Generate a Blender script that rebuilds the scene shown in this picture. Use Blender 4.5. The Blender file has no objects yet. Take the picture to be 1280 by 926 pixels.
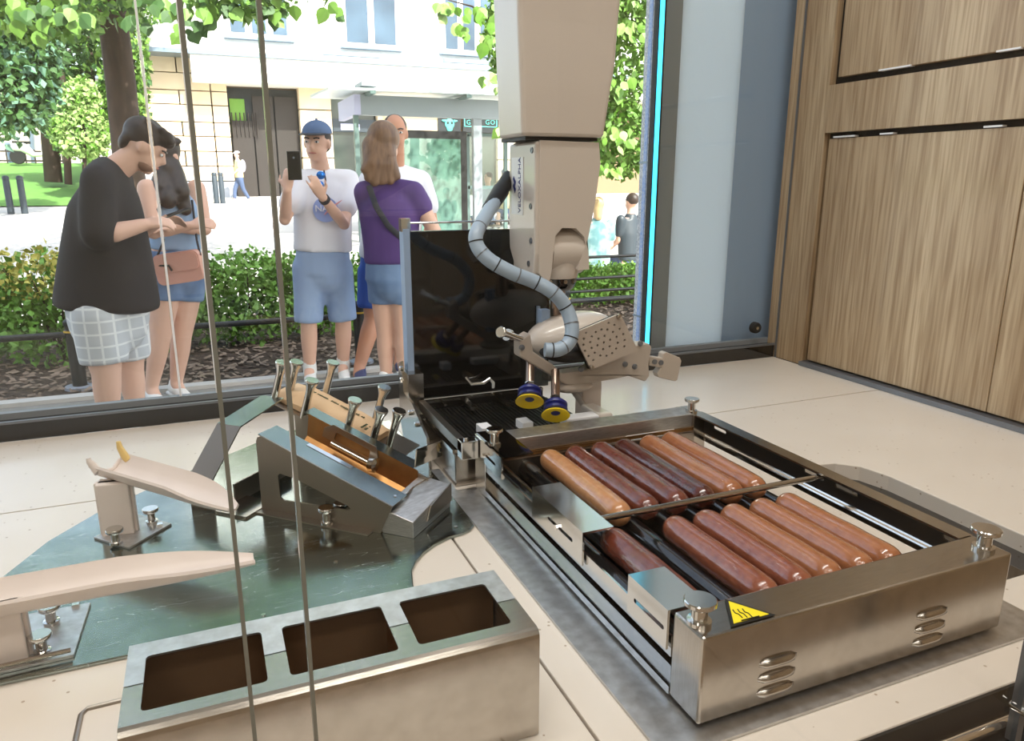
import bpy, bmesh, math, random
from math import sin, cos, pi, radians
from mathutils import Vector as V, Matrix, Quaternion
from mathutils.geometry import tessellate_polygon
random.seed(7)
sc = bpy.context.scene
C = sc.collection

# ---------------------------------------------------------------- camera
CAM = V((0, 0, .40)); PITCH = radians(14.4); YAW = radians(22.5); FPX = 925.0
cam_d = bpy.data.cameras.new('camera'); cam = bpy.data.objects.new('camera', cam_d); C.objects.link(cam)
cam.location = CAM; cam.rotation_euler = (pi/2 - PITCH, 0, -YAW)
cam_d.sensor_width = 36; cam_d.lens = FPX/1280*36; cam_d.clip_start = .01; cam_d.clip_end = 400
sc.camera = cam
_R = V((cos(YAW), -sin(YAW), 0)); _F = V((sin(YAW)*cos(PITCH), cos(YAW)*cos(PITCH), -sin(PITCH)))
_U = V((sin(YAW)*sin(PITCH), cos(YAW)*sin(PITCH), cos(PITCH)))
def ray(px, py): return _F + _R*((px-640)/FPX) - _U*((py-463)/FPX)
def at(px, py, Y):                      # pixel -> point at depth Y
    d = ray(px, py); return CAM + d*(Y/d.y)
def atz(px, py, z):                     # pixel -> point at height z
    d = ray(px, py); return CAM + d*((z-CAM.z)/d.z)

# ---------------------------------------------------------------- sky, sun, room lamps, exposure
w = bpy.data.worlds.new('sky'); sc.world = w; w.use_nodes = True
nt = w.node_tree; bg = nt.nodes['Background']
sky = nt.nodes.new('ShaderNodeTexSky'); sky.sky_type = 'NISHITA'; sky.sun_disc = False
sky.sun_elevation = radians(48); sky.sun_rotation = radians(160); sky.air_density = 1.0; sky.dust_density = 2.5
hs_ = nt.nodes.new('ShaderNodeHueSaturation'); hs_.inputs['Saturation'].default_value = .6
nt.links.new(sky.outputs[0], hs_.inputs['Color']); nt.links.new(hs_.outputs[0], bg.inputs[0]); bg.inputs[1].default_value = .40
def lamp(name, kind, loc, rot, energy, color=(1,1,1), **k):
    l = bpy.data.lights.new(name, kind); l.energy = energy; l.color = color
    for a, b in k.items(): setattr(l, a, b)
    o = bpy.data.objects.new(name, l); C.objects.link(o); o.location = loc; o.rotation_euler = rot; return o
lamp('sun', 'SUN', (0,-10,20), (radians(43), 0, radians(20)), 7.5, (1,.96,.88), angle=.009)
for lx, ly in ((-.9,-.5),(.5,-.5),(-.9,-2.0),(.5,-2.0)):
    lamp('ceiling_lamp', 'AREA', (lx, ly, 1.88), (0,0,0), 6.5, (1,.95,.88), shape='RECTANGLE', size=.9, size_y=.25)
lamp('counter_lamp', 'AREA', (.25, .62, 1.88), (0,0,0), 13.5, (1,.97,.92), shape='RECTANGLE', size=1.6, size_y=.12)
sc.view_settings.view_transform = 'Standard'; sc.view_settings.look = 'None'
sc.view_settings.exposure = 0.55; sc.view_settings.gamma = 1; sc.view_settings.use_curve_mapping = False

# ---------------------------------------------------------------- materials
M = {}
def srgb(r, g, b):
    f = lambda c: ((c/255+.055)/1.055)**2.4 if c > 10 else c/255/12.92
    return (f(r), f(g), f(b), 1)
def mat(name, col, rough=.5, metal=0., spec=.5, noise=None, bump=0., emit=None, coat=0., scale=(1,1,1), trans=0.):
    """noise=(colour2, scale, contrast)"""
    m = bpy.data.materials.new(name); m.use_nodes = True; n = m.node_tree.nodes; L = m.node_tree.links
    p = n['Principled BSDF']; c = srgb(*col); p.inputs['Base Color'].default_value = c
    p.inputs['Roughness'].default_value = rough; p.inputs['Metallic'].default_value = metal
    p.inputs['Specular IOR Level'].default_value = spec; p.inputs['Coat Weight'].default_value = coat; p.inputs['Coat Roughness'].default_value = .06
    if noise or bump:
        tc = n.new('ShaderNodeTexCoord'); mp = n.new('ShaderNodeMapping'); mp.inputs['Scale'].default_value = scale
        L.new(tc.outputs['Object'], mp.inputs[0])
        nz = n.new('ShaderNodeTexNoise'); nz.inputs['Scale'].default_value = noise[1] if noise else 60; nz.inputs['Detail'].default_value = 5
        L.new(mp.outputs[0], nz.inputs['Vector'])
        if noise:
            rp = n.new('ShaderNodeValToRGB'); k = noise[2]
            rp.color_ramp.elements[0].position = .5-k; rp.color_ramp.elements[1].position = .5+k
            rp.color_ramp.elements[0].color = c; rp.color_ramp.elements[1].color = srgb(*noise[0])
            L.new(nz.outputs[0], rp.inputs[0]); L.new(rp.outputs[0], p.inputs['Base Color'])
        if bump:
            b = n.new('ShaderNodeBump'); b.inputs['Strength'].default_value = bump; b.inputs['Distance'].default_value = .002
            L.new(nz.outputs[0], b.inputs['Height']); L.new(b.outputs[0], p.inputs['Normal'])
    if emit:
        p.inputs['Emission Color'].default_value = c; p.inputs['Emission Strength'].default_value = emit
    M[name] = m; return m
mat('steel', (196,190,182), .2, 1, noise=((176,170,162), 60, .3), bump=.02, scale=(1,12,1))
mat('steel_bright', (214,212,208), .14, 1)
mat('steel_brushed', (222,222,222), .42, 1, noise=((175,172,168), 90, .3), bump=.06, scale=(1,1,14))
mat('steel_plate', (168,176,172), .17, 1, noise=((140,150,146), 25, .3), bump=.03)
mat('steel_dark', (166,158,148), .34, 1)
mat('bronze_reflect', (142,104,66), .42, 1, noise=((176,130,80), 45, .2), bump=.1)  # brown tint stands in for warm reflections in the trough steel
mat('chrome', (230,228,224), .08, 1)
mat('black_gloss', (6,6,7), .06, 0, coat=.6)
mat('black_matte', (14,13,12), .55)
mat('cast_iron', (20,19,18), .5, .0, spec=.3)
mat('bright_liner', (120,92,66), .5, .3)  # brown picked to lift the dark inside of the cup bin
mat('stem_brown', (160,138,124), .3, 1)
mat('black_roller', (16,17,19), .18, 0, coat=.5)
mat('rubber', (20,20,20), .7)
mat('robot_white', (206,196,186), .28, 0, coat=.35)
mat('robot_grey', (182,170,158), .38)
mat('printed_plastic', (226,214,206), .45, noise=((218,205,197), 30, .3), bump=.03)
mat('amber_plastic', (222,190,120), .45)
mat('blue_rubber', (16,28,110), .35)
mat('yellow_rubber', (238,206,28), .5)
mat('cable_wrap', (156,174,192), .35)
mat('paper', (222,192,156), .85, noise=((210,176,138), 20, .3))
mat('ink', (50,66,40), .8)
mat('ink_blue', (30,44,120), .5)
mat('white_paint', (232,230,226), .5)
mat('label_white', (238,238,240), .4)
mat('sign_yellow', (250,226,30), .45)
mat('sign_black', (14,14,12), .5)
mat('led', (60,200,240), .4, emit=2.2)
mat('granite', (232,232,234), .5, noise=((168,172,184), 240, .14))
mat('granite_reflect', (196,212,240), .5, noise=((140,172,232), 200, .16))  # blue reflections on the granite, put into its colour
mat('panel_white', (226,236,248), .6)
mat('panel_grey', (134,138,142), .6)
mat('panel_blue', (150,172,202), .6)
mat('plinth', (120,124,130), .35, .6)
mat('shadow_gap', (22,18,14), .8)
mat('wall_paint', (206,196,180), .8)
mat('ceiling_paint', (214,208,198), .85)
mat('lamp_diffuser', (255,238,214), .5, emit=5.0)
mat('glass_edge', (128,130,122), .15, spec=.8)
mat('bun_tan', (196,136,84), .6)

mat('steel_flange', (168,176,172), .2, 1, noise=((150,160,156), 25, .3), bump=.02)
def mat_scratches():
    m = M['steel_plate']; n = m.node_tree.nodes; L = m.node_tree.links; p = n['Principled BSDF']
    tc = n.new('ShaderNodeTexCoord'); acc = None
    for rot, sc_ in ((.5,(3,26,1)),(-.9,(4,34,1)),(1.5,(2,22,1))):
        mp = n.new('ShaderNodeMapping'); mp.inputs['Rotation'].default_value = (0,0,rot); mp.inputs['Scale'].default_value = sc_; L.new(tc.outputs['Object'], mp.inputs[0])
        nz = n.new('ShaderNodeTexNoise'); nz.inputs['Scale'].default_value = 3; nz.inputs['Detail'].default_value = 2; nz.inputs['Distortion'].default_value = .6; L.new(mp.outputs[0], nz.inputs['Vector'])
        su = n.new('ShaderNodeMath'); su.operation = 'SUBTRACT'; su.inputs[1].default_value = .64; L.new(nz.outputs[0], su.inputs[0])
        ab = n.new('ShaderNodeMath'); ab.operation = 'ABSOLUTE'; L.new(su.outputs[0], ab.inputs[0])
        lt = n.new('ShaderNodeMath'); lt.operation = 'LESS_THAN'; lt.inputs[1].default_value = .0011; L.new(ab.outputs[0], lt.inputs[0])
        if acc is None: acc = lt
        else:
            ad = n.new('ShaderNodeMath'); ad.operation = 'MAXIMUM'; L.new(acc.outputs[0], ad.inputs[0]); L.new(lt.outputs[0], ad.inputs[1]); acc = ad
    r = n.new('ShaderNodeMath'); r.operation = 'MULTIPLY_ADD'; r.inputs[1].default_value = .35; r.inputs[2].default_value = .15; L.new(acc.outputs[0], r.inputs[0]); L.new(r.outputs[0], p.inputs['Roughness'])
    old = p.inputs['Base Color'].links[0].from_socket; mx = n.new('ShaderNodeMix'); mx.data_type = 'RGBA'; mx.inputs['B'].default_value = srgb(196,204,200)
    L.new(acc.outputs[0], mx.inputs['Factor']); L.new(old, mx.inputs['A']); L.new(mx.outputs['Result'], p.inputs['Base Color'])
mat_scratches()
def mat_frosted():
    m = M['panel_white']; n = m.node_tree.nodes; L = m.node_tree.links; p = n['Principled BSDF']
    t = n.new('ShaderNodeBsdfTranslucent'); t.inputs[0].default_value = srgb(240,246,250); x = n.new('ShaderNodeMixShader'); x.inputs[0].default_value = .5
    L.new(p.outputs[0], x.inputs[1]); L.new(t.outputs[0], x.inputs[2]); L.new(x.outputs[0], n['Material Output'].inputs[0])
mat_frosted()
def mat_counter():
    m = mat('quartz', (226,211,194), .3, coat=.15); n = m.node_tree.nodes; L = m.node_tree.links; p = n['Principled BSDF']
    tc = n.new('ShaderNodeTexCoord'); vo = n.new('ShaderNodeTexVoronoi'); vo.inputs['Scale'].default_value = 95
    L.new(tc.outputs['Object'], vo.inputs['Vector'])
    sep = n.new('ShaderNodeMath'); sep.operation = 'LESS_THAN'; sep.inputs[1].default_value = .13; L.new(vo.outputs['Distance'], sep.inputs[0])
    cr = n.new('ShaderNodeSeparateColor'); L.new(vo.outputs['Color'], cr.inputs[0])
    g = n.new('ShaderNodeMath'); g.operation = 'LESS_THAN'; g.inputs[1].default_value = .3; L.new(cr.outputs[0], g.inputs[0])
    mu = n.new('ShaderNodeMath'); mu.operation = 'MULTIPLY'; L.new(sep.outputs[0], mu.inputs[0]); L.new(g.outputs[0], mu.inputs[1])
    nz = n.new('ShaderNodeTexNoise'); nz.inputs['Scale'].default_value = 9; nz.inputs['Detail'].default_value = 6; L.new(tc.outputs['Object'], nz.inputs['Vector'])
    rp = n.new('ShaderNodeValToRGB'); rp.color_ramp.elements[0].color = srgb(218,206,192); rp.color_ramp.elements[1].color = srgb(230,221,210)
    L.new(nz.outputs[0], rp.inputs[0])
    mx = n.new('ShaderNodeMix'); mx.data_type = 'RGBA'; mx.inputs['B'].default_value = srgb(178,160,140)
    L.new(mu.outputs[0], mx.inputs['Factor']); L.new(rp.outputs[0], mx.inputs['A']); L.new(mx.outputs['Result'], p.inputs['Base Color'])
mat_counter()
def mat_wood():
    m = mat('oak', (180,150,112), .42, coat=.1); n = m.node_tree.nodes; L = m.node_tree.links; p = n['Principled BSDF']
    tc = n.new('ShaderNodeTexCoord')
    def nz(scale, sc_, det):
        mp = n.new('ShaderNodeMapping'); mp.inputs['Scale'].default_value = sc_; L.new(tc.outputs['Object'], mp.inputs[0])
        t = n.new('ShaderNodeTexNoise'); t.inputs['Scale'].default_value = scale; t.inputs['Detail'].default_value = det; L.new(mp.outputs[0], t.inputs['Vector']); return t
    a = nz(11, (1,1,.06), 3); b = nz(190, (1,1,.035), 4)
    r1 = n.new('ShaderNodeValToRGB'); e = r1.color_ramp.elements; e[0].position = .32; e[1].position = .68
    e[0].color = srgb(166,140,108); e[1].color = srgb(206,184,152); L.new(a.outputs[0], r1.inputs[0])
    r2 = n.new('ShaderNodeValToRGB'); e = r2.color_ramp.elements; e[0].position = .35; e[1].position = .6
    e[0].color = srgb(196,182,166); e[1].color = (1,1,1,1); L.new(b.outputs[0], r2.inputs[0])
    mx = n.new('ShaderNodeMix'); mx.data_type = 'RGBA'; mx.blend_type = 'MULTIPLY'; mx.inputs['Factor'].default_value = .8
    L.new(r1.outputs[0], mx.inputs['A']); L.new(r2.outputs[0], mx.inputs['B']); L.new(mx.outputs['Result'], p.inputs['Base Color'])
    bp = n.new('ShaderNodeBump'); bp.inputs['Strength'].default_value = .08; bp.inputs['Distance'].default_value = .001
    L.new(b.outputs[0], bp.inputs['Height']); L.new(bp.outputs[0], p.inputs['Normal'])
mat_wood()
def mat_glass(name, tint, f0):
    m = bpy.data.materials.new(name); m.use_nodes = True; n = m.node_tree.nodes; L = m.node_tree.links
    n.remove(n['Principled BSDF']); out = n['Material Output']
    t = n.new('ShaderNodeBsdfTransparent'); t.inputs[0].default_value = tint
    g = n.new('ShaderNodeBsdfGlossy'); g.inputs['Roughness'].default_value = .01
    lw = n.new('ShaderNodeLayerWeight'); lw.inputs[0].default_value = .5
    p5 = n.new('ShaderNodeMath'); p5.operation = 'POWER'; p5.inputs[1].default_value = 5; L.new(lw.outputs['Facing'], p5.inputs[0])
    f = n.new('ShaderNodeMath'); f.operation = 'MULTIPLY_ADD'; f.inputs[1].default_value = 1-f0; f.inputs[2].default_value = f0; L.new(p5.outputs[0], f.inputs[0])
    x = n.new('ShaderNodeMixShader'); L.new(f.outputs[0], x.inputs[0]); L.new(t.outputs[0], x.inputs[1]); L.new(g.outputs[0], x.inputs[2]); L.new(x.outputs[0], out.inputs[0])
    M[name] = m
mat_glass('window_glass', (.965,.98,.97,1), .035)
mat_glass('guard_glass', (.99,.993,.99,1), .012)
mat_glass('shelter_glass', (.80,.88,.86,1), .08)
def mat_tiles():
    m = mat('floor_tile', (176,156,134), .3); n = m.node_tree.nodes; L = m.node_tree.links; p = n['Principled BSDF']
    tc = n.new('ShaderNodeTexCoord'); br = n.new('ShaderNodeTexBrick'); br.offset = 0; br.inputs['Scale'].default_value = 1
    br.inputs['Brick Width'].default_value = .6; br.inputs['Row Height'].default_value = .6; br.inputs['Mortar Size'].default_value = .006
    br.inputs['Color1'].default_value = srgb(190,168,144); br.inputs['Color2'].default_value = srgb(182,160,138); br.inputs['Mortar'].default_value = srgb(70,60,50)
    L.new(tc.outputs['Object'], br.inputs['Vector']); L.new(br.outputs[0], p.inputs['Base Color'])
mat_tiles()

# ---------------------------------------------------------------- mesh helpers
class MB:
    def __init__(s): s.v = []; s.f = []; s.sm = []
    def add(s, vs, fs, smooth=False):
        b = len(s.v); s.v += [V(x) for x in vs]; s.f += [tuple(i+b for i in f) for f in fs]; s.sm += [smooth]*len(fs); return s
    def box(s, a, b, M_=None):
        x0,y0,z0 = a; x1,y1,z1 = b
        vs = [V(p) for p in ((x0,y0,z0),(x1,y0,z0),(x1,y1,z0),(x0,y1,z0),(x0,y0,z1),(x1,y0,z1),(x1,y1,z1),(x0,y1,z1))]
        if M_: vs = [M_ @ p for p in vs]
        return s.add(vs, [(0,3,2,1),(4,5,6,7),(0,1,5,4),(1,2,6,5),(2,3,7,6),(3,0,4,7)])
    def hexa(s, bot, top):
        n = len(bot)
        return s.add(list(bot)+list(top), [tuple(range(n))[::-1], tuple(range(n,2*n))]+[(i,(i+1)%n,n+(i+1)%n,n+i) for i in range(n)])
    def plate(s, outer, holes, fr, t):
        """2-D outline with holes in frame fr=(origin,u,v), thickness t along u x v"""
        o, u, v = V(fr[0]), V(fr[1]), V(fr[2]); nn = u.cross(v).normalized()
        loops = [outer]+list(holes); pts = [p for l in loops for p in l]; n = len(pts)
        tris = tessellate_polygon([[V((p[0],p[1],0)) for p in l] for l in loops])
        A = [o+u*p[0]+v*p[1] for p in pts]; B = [p+nn*t for p in A]
        fs = []
        for tr in tris:
            a, b, c = (pts[i] for i in tr)
            if (b[0]-a[0])*(c[1]-a[1])-(b[1]-a[1])*(c[0]-a[0]) < 0: tr = tr[::-1]
            fs.append(tuple(i+n for i in tr)); fs.append(tuple(tr[::-1]))
        k = 0
        for li, l in enumerate(loops):
            m = len(l); ar = sum(l[i][0]*l[(i+1)%m][1]-l[(i+1)%m][0]*l[i][1] for i in range(m))
            fw = (ar > 0) == (li == 0)
            for i in range(m):
                q = (k+i, k+(i+1)%m, n+k+(i+1)%m, n+k+i); fs.append(q if fw else q[::-1])
            k += m
        return s.add(A+B, fs)
    def tube(s, pts, r, n=12, cap=True, side=None):
        """r: number, list, or list of (a,b)"""
        pts = [V(p) for p in pts]; m = len(pts); rs = r if isinstance(r, (list,tuple)) else [r]*m
        vs = []; prev = V(side) if side else None
        for i, p in enumerate(pts):
            t = (pts[min(i+1,m-1)]-pts[max(i-1,0)])
            t = t.normalized() if t.length > 1e-9 else V((0,0,1))
            if prev is None:
                prev = t.cross(V((0,0,1)) if abs(t.z) < .9 else V((0,1,0)))
            sd = (prev - t*prev.dot(t))
            sd = sd.normalized() if sd.length > 1e-6 else t.orthogonal().normalized()
            if side is None: prev = sd
            e = t.cross(sd); a, b = rs[i] if isinstance(rs[i], (list,tuple)) else (rs[i],rs[i])
            for k in range(n):
                an = 2*pi*k/n; vs.append(p + sd*cos(an)*a + e*sin(an)*b)
        fs = [(i*n+k, i*n+(k+1)%n, (i+1)*n+(k+1)%n, (i+1)*n+k) for i in range(m-1) for k in range(n)]
        s.add(vs, fs, True)
        if cap: b0 = len(s.v)-m*n; s.f += [tuple(b0+k for k in range(n))[::-1], tuple(b0+(m-1)*n+k for k in range(n))]; s.sm += [False,False]
        return s
    def lathe(s, prof, o=(0,0,0), axis=(0,0,1), n=20):
        """prof: (r,h) list"""
        ax = V(axis).normalized(); sd = ax.orthogonal().normalized(); e = ax.cross(sd); o = V(o); vs = []
        for r, h in prof:
            for k in range(n):
                a = 2*pi*k/n; vs.append(o+ax*h+(sd*cos(a)+e*sin(a))*r)
        m = len(prof)
        fs = [(i*n+k, i*n+(k+1)%n, (i+1)*n+(k+1)%n, (i+1)*n+k) for i in range(m-1) for k in range(n)]
        s.add(vs, fs, True); b0 = len(s.v)-m*n
        s.f += [tuple(b0+k for k in range(n))[::-1], tuple(b0+(m-1)*n+k for k in range(n))]; s.sm += [False,False]; return s
    def ball(s, c, r, nu=16, nv=10, M_=None):
        c = V(c); r = r if isinstance(r,(list,tuple)) else (r,r,r); vs = []
        for j in range(nv+1):
            th = pi*j/nv
            for k in range(nu):
                a = 2*pi*k/nu; q = V((r[0]*sin(th)*cos(a), r[1]*sin(th)*sin(a), r[2]*cos(th)))
                vs.append(c + (M_ @ q if M_ else q))
        return s.add(vs, [(j*nu+k, (j+1)*nu+k, (j+1)*nu+(k+1)%nu, j*nu+(k+1)%nu) for j in range(nv) for k in range(nu)], True)
    def build(s, name, m, parent=None, bevel=0., auto=True):
        me = bpy.data.meshes.new(name); me.from_pydata([tuple(p) for p in s.v], [], s.f); me.update()
        me.polygons.foreach_set('use_smooth', s.sm)
        if any(s.sm): me.set_sharp_from_angle(angle=radians(38))
        me.materials.append(M[m] if isinstance(m,str) else m)
        o = bpy.data.objects.new(name, me); C.objects.link(o)
        if parent is not None: child(o, parent)
        if bevel:
            md = o.modifiers.new('bevel','BEVEL'); md.width = bevel; md.segments = 2; md.limit_method = 'ANGLE'; md.angle_limit = radians(40)
        return o
def wm(o):
    m = o.matrix_basis.copy()
    return wm(o.parent) @ o.matrix_parent_inverse @ m if o.parent else m
def child(o, parent): o.parent = parent; o.matrix_parent_inverse = wm(parent).inverted()
def tag(o, label, cat, group=None):
    o['label'] = label; o['category'] = cat
    if group: o['group'] = group
    return o
def thing(name, label, cat, loc=(0,0,0), group=None):
    o = bpy.data.objects.new(name, None); C.objects.link(o); o.location = loc; o.empty_display_size = .05
    return tag(o, label, cat, group)
def struct(o): o['kind'] = 'structure'; return o
def copy_tree(o, parent=None):
    c = o.copy(); C.objects.link(c)
    if parent: c.parent = parent
    for ch in list(o.children): copy_tree(ch, c)
    return c
def rrect(x0, y0, x1, y1, r, n=4):
    out = []
    for cx, cy, a0 in ((x1-r,y1-r,0),(x0+r,y1-r,pi/2),(x0+r,y0+r,pi),(x1-r,y0+r,1.5*pi)):
        for i in range(n+1): a = a0+pi/2*i/n; out.append((cx+r*cos(a), cy+r*sin(a)))
    return out
def circ(cx, cy, r, n=10): return [(cx+r*cos(2*pi*i/n), cy+r*sin(2*pi*i/n)) for i in range(n)]
XY = lambda z: ((0,0,z),(1,0,0),(0,1,0))
def text(name, s, loc, xdir, ydir, size, m, parent, ext=.0002, align='LEFT', w=1.):
    cu = bpy.data.curves.new(name, 'FONT'); cu.body = s; cu.size = size; cu.extrude = ext; cu.align_x = align; cu.space_character = w
    cu.resolution_u = 2
    t = bpy.data.objects.new(name, cu); C.objects.link(t)
    me = bpy.data.meshes.new_from_object(t); bpy.data.objects.remove(t); bpy.data.curves.remove(cu)
    x = V(xdir).normalized(); y = V(ydir).normalized(); z = x.cross(y)
    R = Matrix((x,y,z)).transposed().to_4x4(); R.translation = V(loc); me.transform(R); me.materials.clear(); me.materials.append(M[m])
    o = bpy.data.objects.new(name, me); C.objects.link(o); child(o, parent); return o
# ================================================================ THE ROOM
GZ = -.87
struct(MB().box((-2.2,-3,GZ-.05),(1.8,1.33,GZ)).build('floor','floor_tile'))
struct(MB().box((-2.3,-3.1,1.90),(1.9,1.34,2.0)).build('ceiling','ceiling_paint'))
struct(MB().box((-2.3,-3.1,GZ),(1.9,-3,1.9)).build('wall_back','wall_paint'))
struct(MB().box((-2.3,-3,GZ),(-2.2,1.33,1.9)).build('wall_left','wall_paint'))
struct(MB().box((1.75,-3,GZ),(1.9,.30,1.9)).build('wall_right','oak'))
struct(MB().box((-6,1.40,1.90),(6,1.75,5.5)).build('wall_front','wall_paint'))
struct(MB().box((-6,1.40,GZ),(-2.2,1.75,1.9)).build('wall_outside','wall_paint'))
# window: sill, panes with polished joints
sill = struct(MB().box((-2.2,1.325,.0006),(1.215,1.40,.030)).build('window_1','black_gloss'))
MB().box((-2.2,1.348,.030),(1.215,1.362,.040)).build('glazing_bar','panel_grey', sill)
MB().box((-2.2,1.320,.0295),(1.215,1.326,.0335)).build('sill_edge','plinth', sill)
for a, b in ((-2.2,-.0615),(-.0565,-.002),(.001,.868),(.886,1.212)):
    MB().box((a,1.350,.036),(b,1.356,1.9)).build('pane','window_glass', sill)
for x in (-.059,-.0005):
    MB().box((x-.0016,1.3485,.036),(x+.0016,1.3575,1.9)).build('pane_joint','label_white', sill)
MB().box((-2.2,1.34,1.86),(1.215,1.38,1.90)).build('head_bar','black_matte', sill)
MB().box((.868,1.346,.036),(.886,1.362,1.9)).build('glazing_post','black_matte', sill)
led = MB().box((.8712,1.3435,.045),(.8802,1.347,1.86)).build('led_strip','led')
tag(led, 'glowing cyan light strip running up the window edge', 'light strip')
# boarded bay right of the light strip, behind the glass
bay = struct(MB().box((.950,1.384,GZ),(1.105,1.3865,1.9)).build('wall_bay','panel_white'))
MB().box((.8905,1.384,GZ),(.950,1.40,1.9)).build('bay_shade_strip','panel_grey', bay)  # flat grey strip paints the shadow gradient left of the white panel
MB().box((1.105,1.384,GZ),(1.34,1.40,1.9)).build('bay_return','panel_blue', bay)
b = MB().lathe([(.013,0),(.013,.010),(.011,.014),(.004,.014),(.004,.012)], (1.168,1.350,.069), (0,-1,0), 24).build('glass_bolt','rubber')
tag(b, 'round black bolt fixed through the glass beside the wooden post', 'bolt')
MB().lathe([(.004,0),(.004,.003)], (1.168,1.3385,.069), (0,-1,0), 12).build('bolt_centre','chrome', b)

# ---------------------------------------------------------------- counter
co = thing('counter', 'speckled beige quartz counter with dark base under the machines', 'counter', (.1,.8,GZ))
MB().box((-1.6,.42,GZ),(.56,1.31,-.032)).build('base','black_matte', co)
MB().box((.56,.42,GZ),(1.20,1.31,-.30)).build('base','black_matte', co)
g = .0012
hole = [(.735,.44),(.82,.44),(.845,.452),(.852,.48),(.857,.69),(.848,.733),(.825,.755),(.79,.762),(.76,.760),(.742,.750),(.735,.73)]
MB().plate([(-1.6,.329),(.235-g,.329),(.235-g,1.022-g),(-1.6,1.022-g)], [], XY(-.03), .03).build('slab','quartz', co, .0015)
MB().plate([(.235+g,.329),(1.212,.329),(1.212,1.022-g),(.235+g,1.022-g)], [hole], XY(-.03), .03).build('slab','quartz', co, .0015)
MB().plate([(-1.6,1.022+g),(1.212,1.022+g),(1.212,1.325),(-1.6,1.325)], [], XY(-.03), .03).build('slab','quartz', co)
MB().box((.70,.43,-.034),(.87,.78,-.022)).build('well_floor','black_gloss', co)
MB().box((-1.6,.3262,-.034),(1.212,.3288,-.0015)).build('front_edge','black_matte', co)
lidp = MB()
lidp.tube([(-.121,.50,.0005),(-.121,.577,.0005),(-.117,.583,.0005),(-.06,.5845,.0005)], .0022, 8)
lidp.build('cable_cover_edge','steel_dark', co)

# ---------------------------------------------------------------- oak cabinet wall on the right (face X = 1.215)
X0 = 1.215
cb = thing('oak_cabinet', 'tall oak veneer cabinet with flush doors beside the window', 'cabinet', (1.35,.8,GZ))
MB().box((X0+.016,.3,GZ),(1.7,1.336,1.9)).build('carcass','shadow_gap', cb)
MB().box((X0,1.238,0.0005),(X0+.03,1.322,1.9)).build('corner_post','oak', cb)
MB().box((X0-.004,1.322,0.0005),(X0+.03,1.348,1.9)).build('edge_strip','oak', cb)
MB().box((X0-.0045,1.3195,.001),(X0,1.3225,1.9)).build('post_groove','plinth', cb)
MB().box((X0-.002,.3,.495),(X0+.03,1.238,.588)).build('rail','oak', cb)
MB().box((X0-.010,.3,.0005),(X0+.016,1.238,.010)).build('plinth','plinth', cb)
for y0, y1 in ((.8125,1.228),(.392,.8105)):
    MB().box((X0+.004,y0,.014),(X0+.03,y1,.483)).build('door','oak', cb, .001)
for y0, y1 in ((.8125,1.222),(.392,.8105)):
    MB().box((X0+.004,y0,.602),(X0+.03,y1,1.10)).build('upper_door','oak', cb, .001)
for y0, y1, z in ((1.16,1.215,.4845),(1.07,1.10,.4845),(.86,.892,.4845),(1.05,1.12,.6005),(.85,.89,.6005)):
    MB().box((X0+.001,y0,z),(X0+.012,y1,z+.003)).build('hinge_tab','label_white', cb)

# ---------------------------------------------------------------- glass guard in front of the counter
gg = thing('glass_guard', 'clear glass guard standing on a chrome rail along the counter front', 'glass guard', (.2,.305,-.05))
GY = .304
for a, b in ((-.9,.0005),(.0275,.552)):
    MB().box((a,GY,-.029),(b,GY+.004,1.2)).build('glass_panel','guard_glass', gg)
for x in (.0008,.0272):
    MB().box((x-.0009,GY-.0005,-.029),(x+.0009,GY+.0045,1.2)).build('polished_edge','glass_edge', gg)
MB().tube([(-.9,.3165,-.021),(1.2,.3165,-.021)], .0048, 16).build('rail','chrome', gg)
MB().box((-.9,.300,-.050),(1.2,.3262,-.030)).build('rail_bracket','black_matte', gg)
MB().box((.5525,GY-.002,-.029),(.560,GY+.006,.06)).build('clamp','plinth', gg)
MB().tube([(.556,.3115,.0),(.556,.298,.0)], .004, 10).build('clamp_screw','chrome', gg)

# unseen ceiling lamp fittings added behind the viewer, for the steel to mirror
for lx, ly in ((-.9,-.5),(.5,-.5),(-.9,-2.0),(.5,-2.0)):
    struct(MB().box((lx-.47,ly-.14,1.885),(lx+.47,ly+.14,1.90)).build('lamp_fitting','white_paint'))

# ================================================================ MACHINES
def knob_mesh(r=.0105, h=.022, neck=.0055, m='steel_bright'):
    return MB().lathe([(neck*1.5,0),(neck*1.5,.003),(neck,.0035),(neck,h-.005),(r*.92,h-.0045),(r,h-.0035),(r,h-.0008),(r*.94,h)], n=24)
def knob(loc, parent, r=.0105, h=.022, neck=.0055, m='steel_bright', axis=(0,0,1), name='thumb_screw'):
    return MB().lathe([(neck*1.5,0),(neck*1.5,.003),(neck,.0035),(neck,h-.005),(r*.92,h-.0045),(r,h-.0035),(r,h-.0008),(r*.94,h)], loc, axis, 24).build(name, m, parent)

# ---- roller grill
rg = thing('roller_grill', 'stainless roller grill with black rollers and a yellow heat warning', 'grill', (.47,.62,0))
x0, x1, y0, y1, H = .307, .638, .380, .866, .080
MB().plate([(.269,.364),(.690,.364),(.690,.445),(.64,.45),(.64,.868),(.281,.868),(.281,.95),(.269,.95)], [], XY(.0005), .0025).build('base_plate','steel_brushed', rg)
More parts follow.
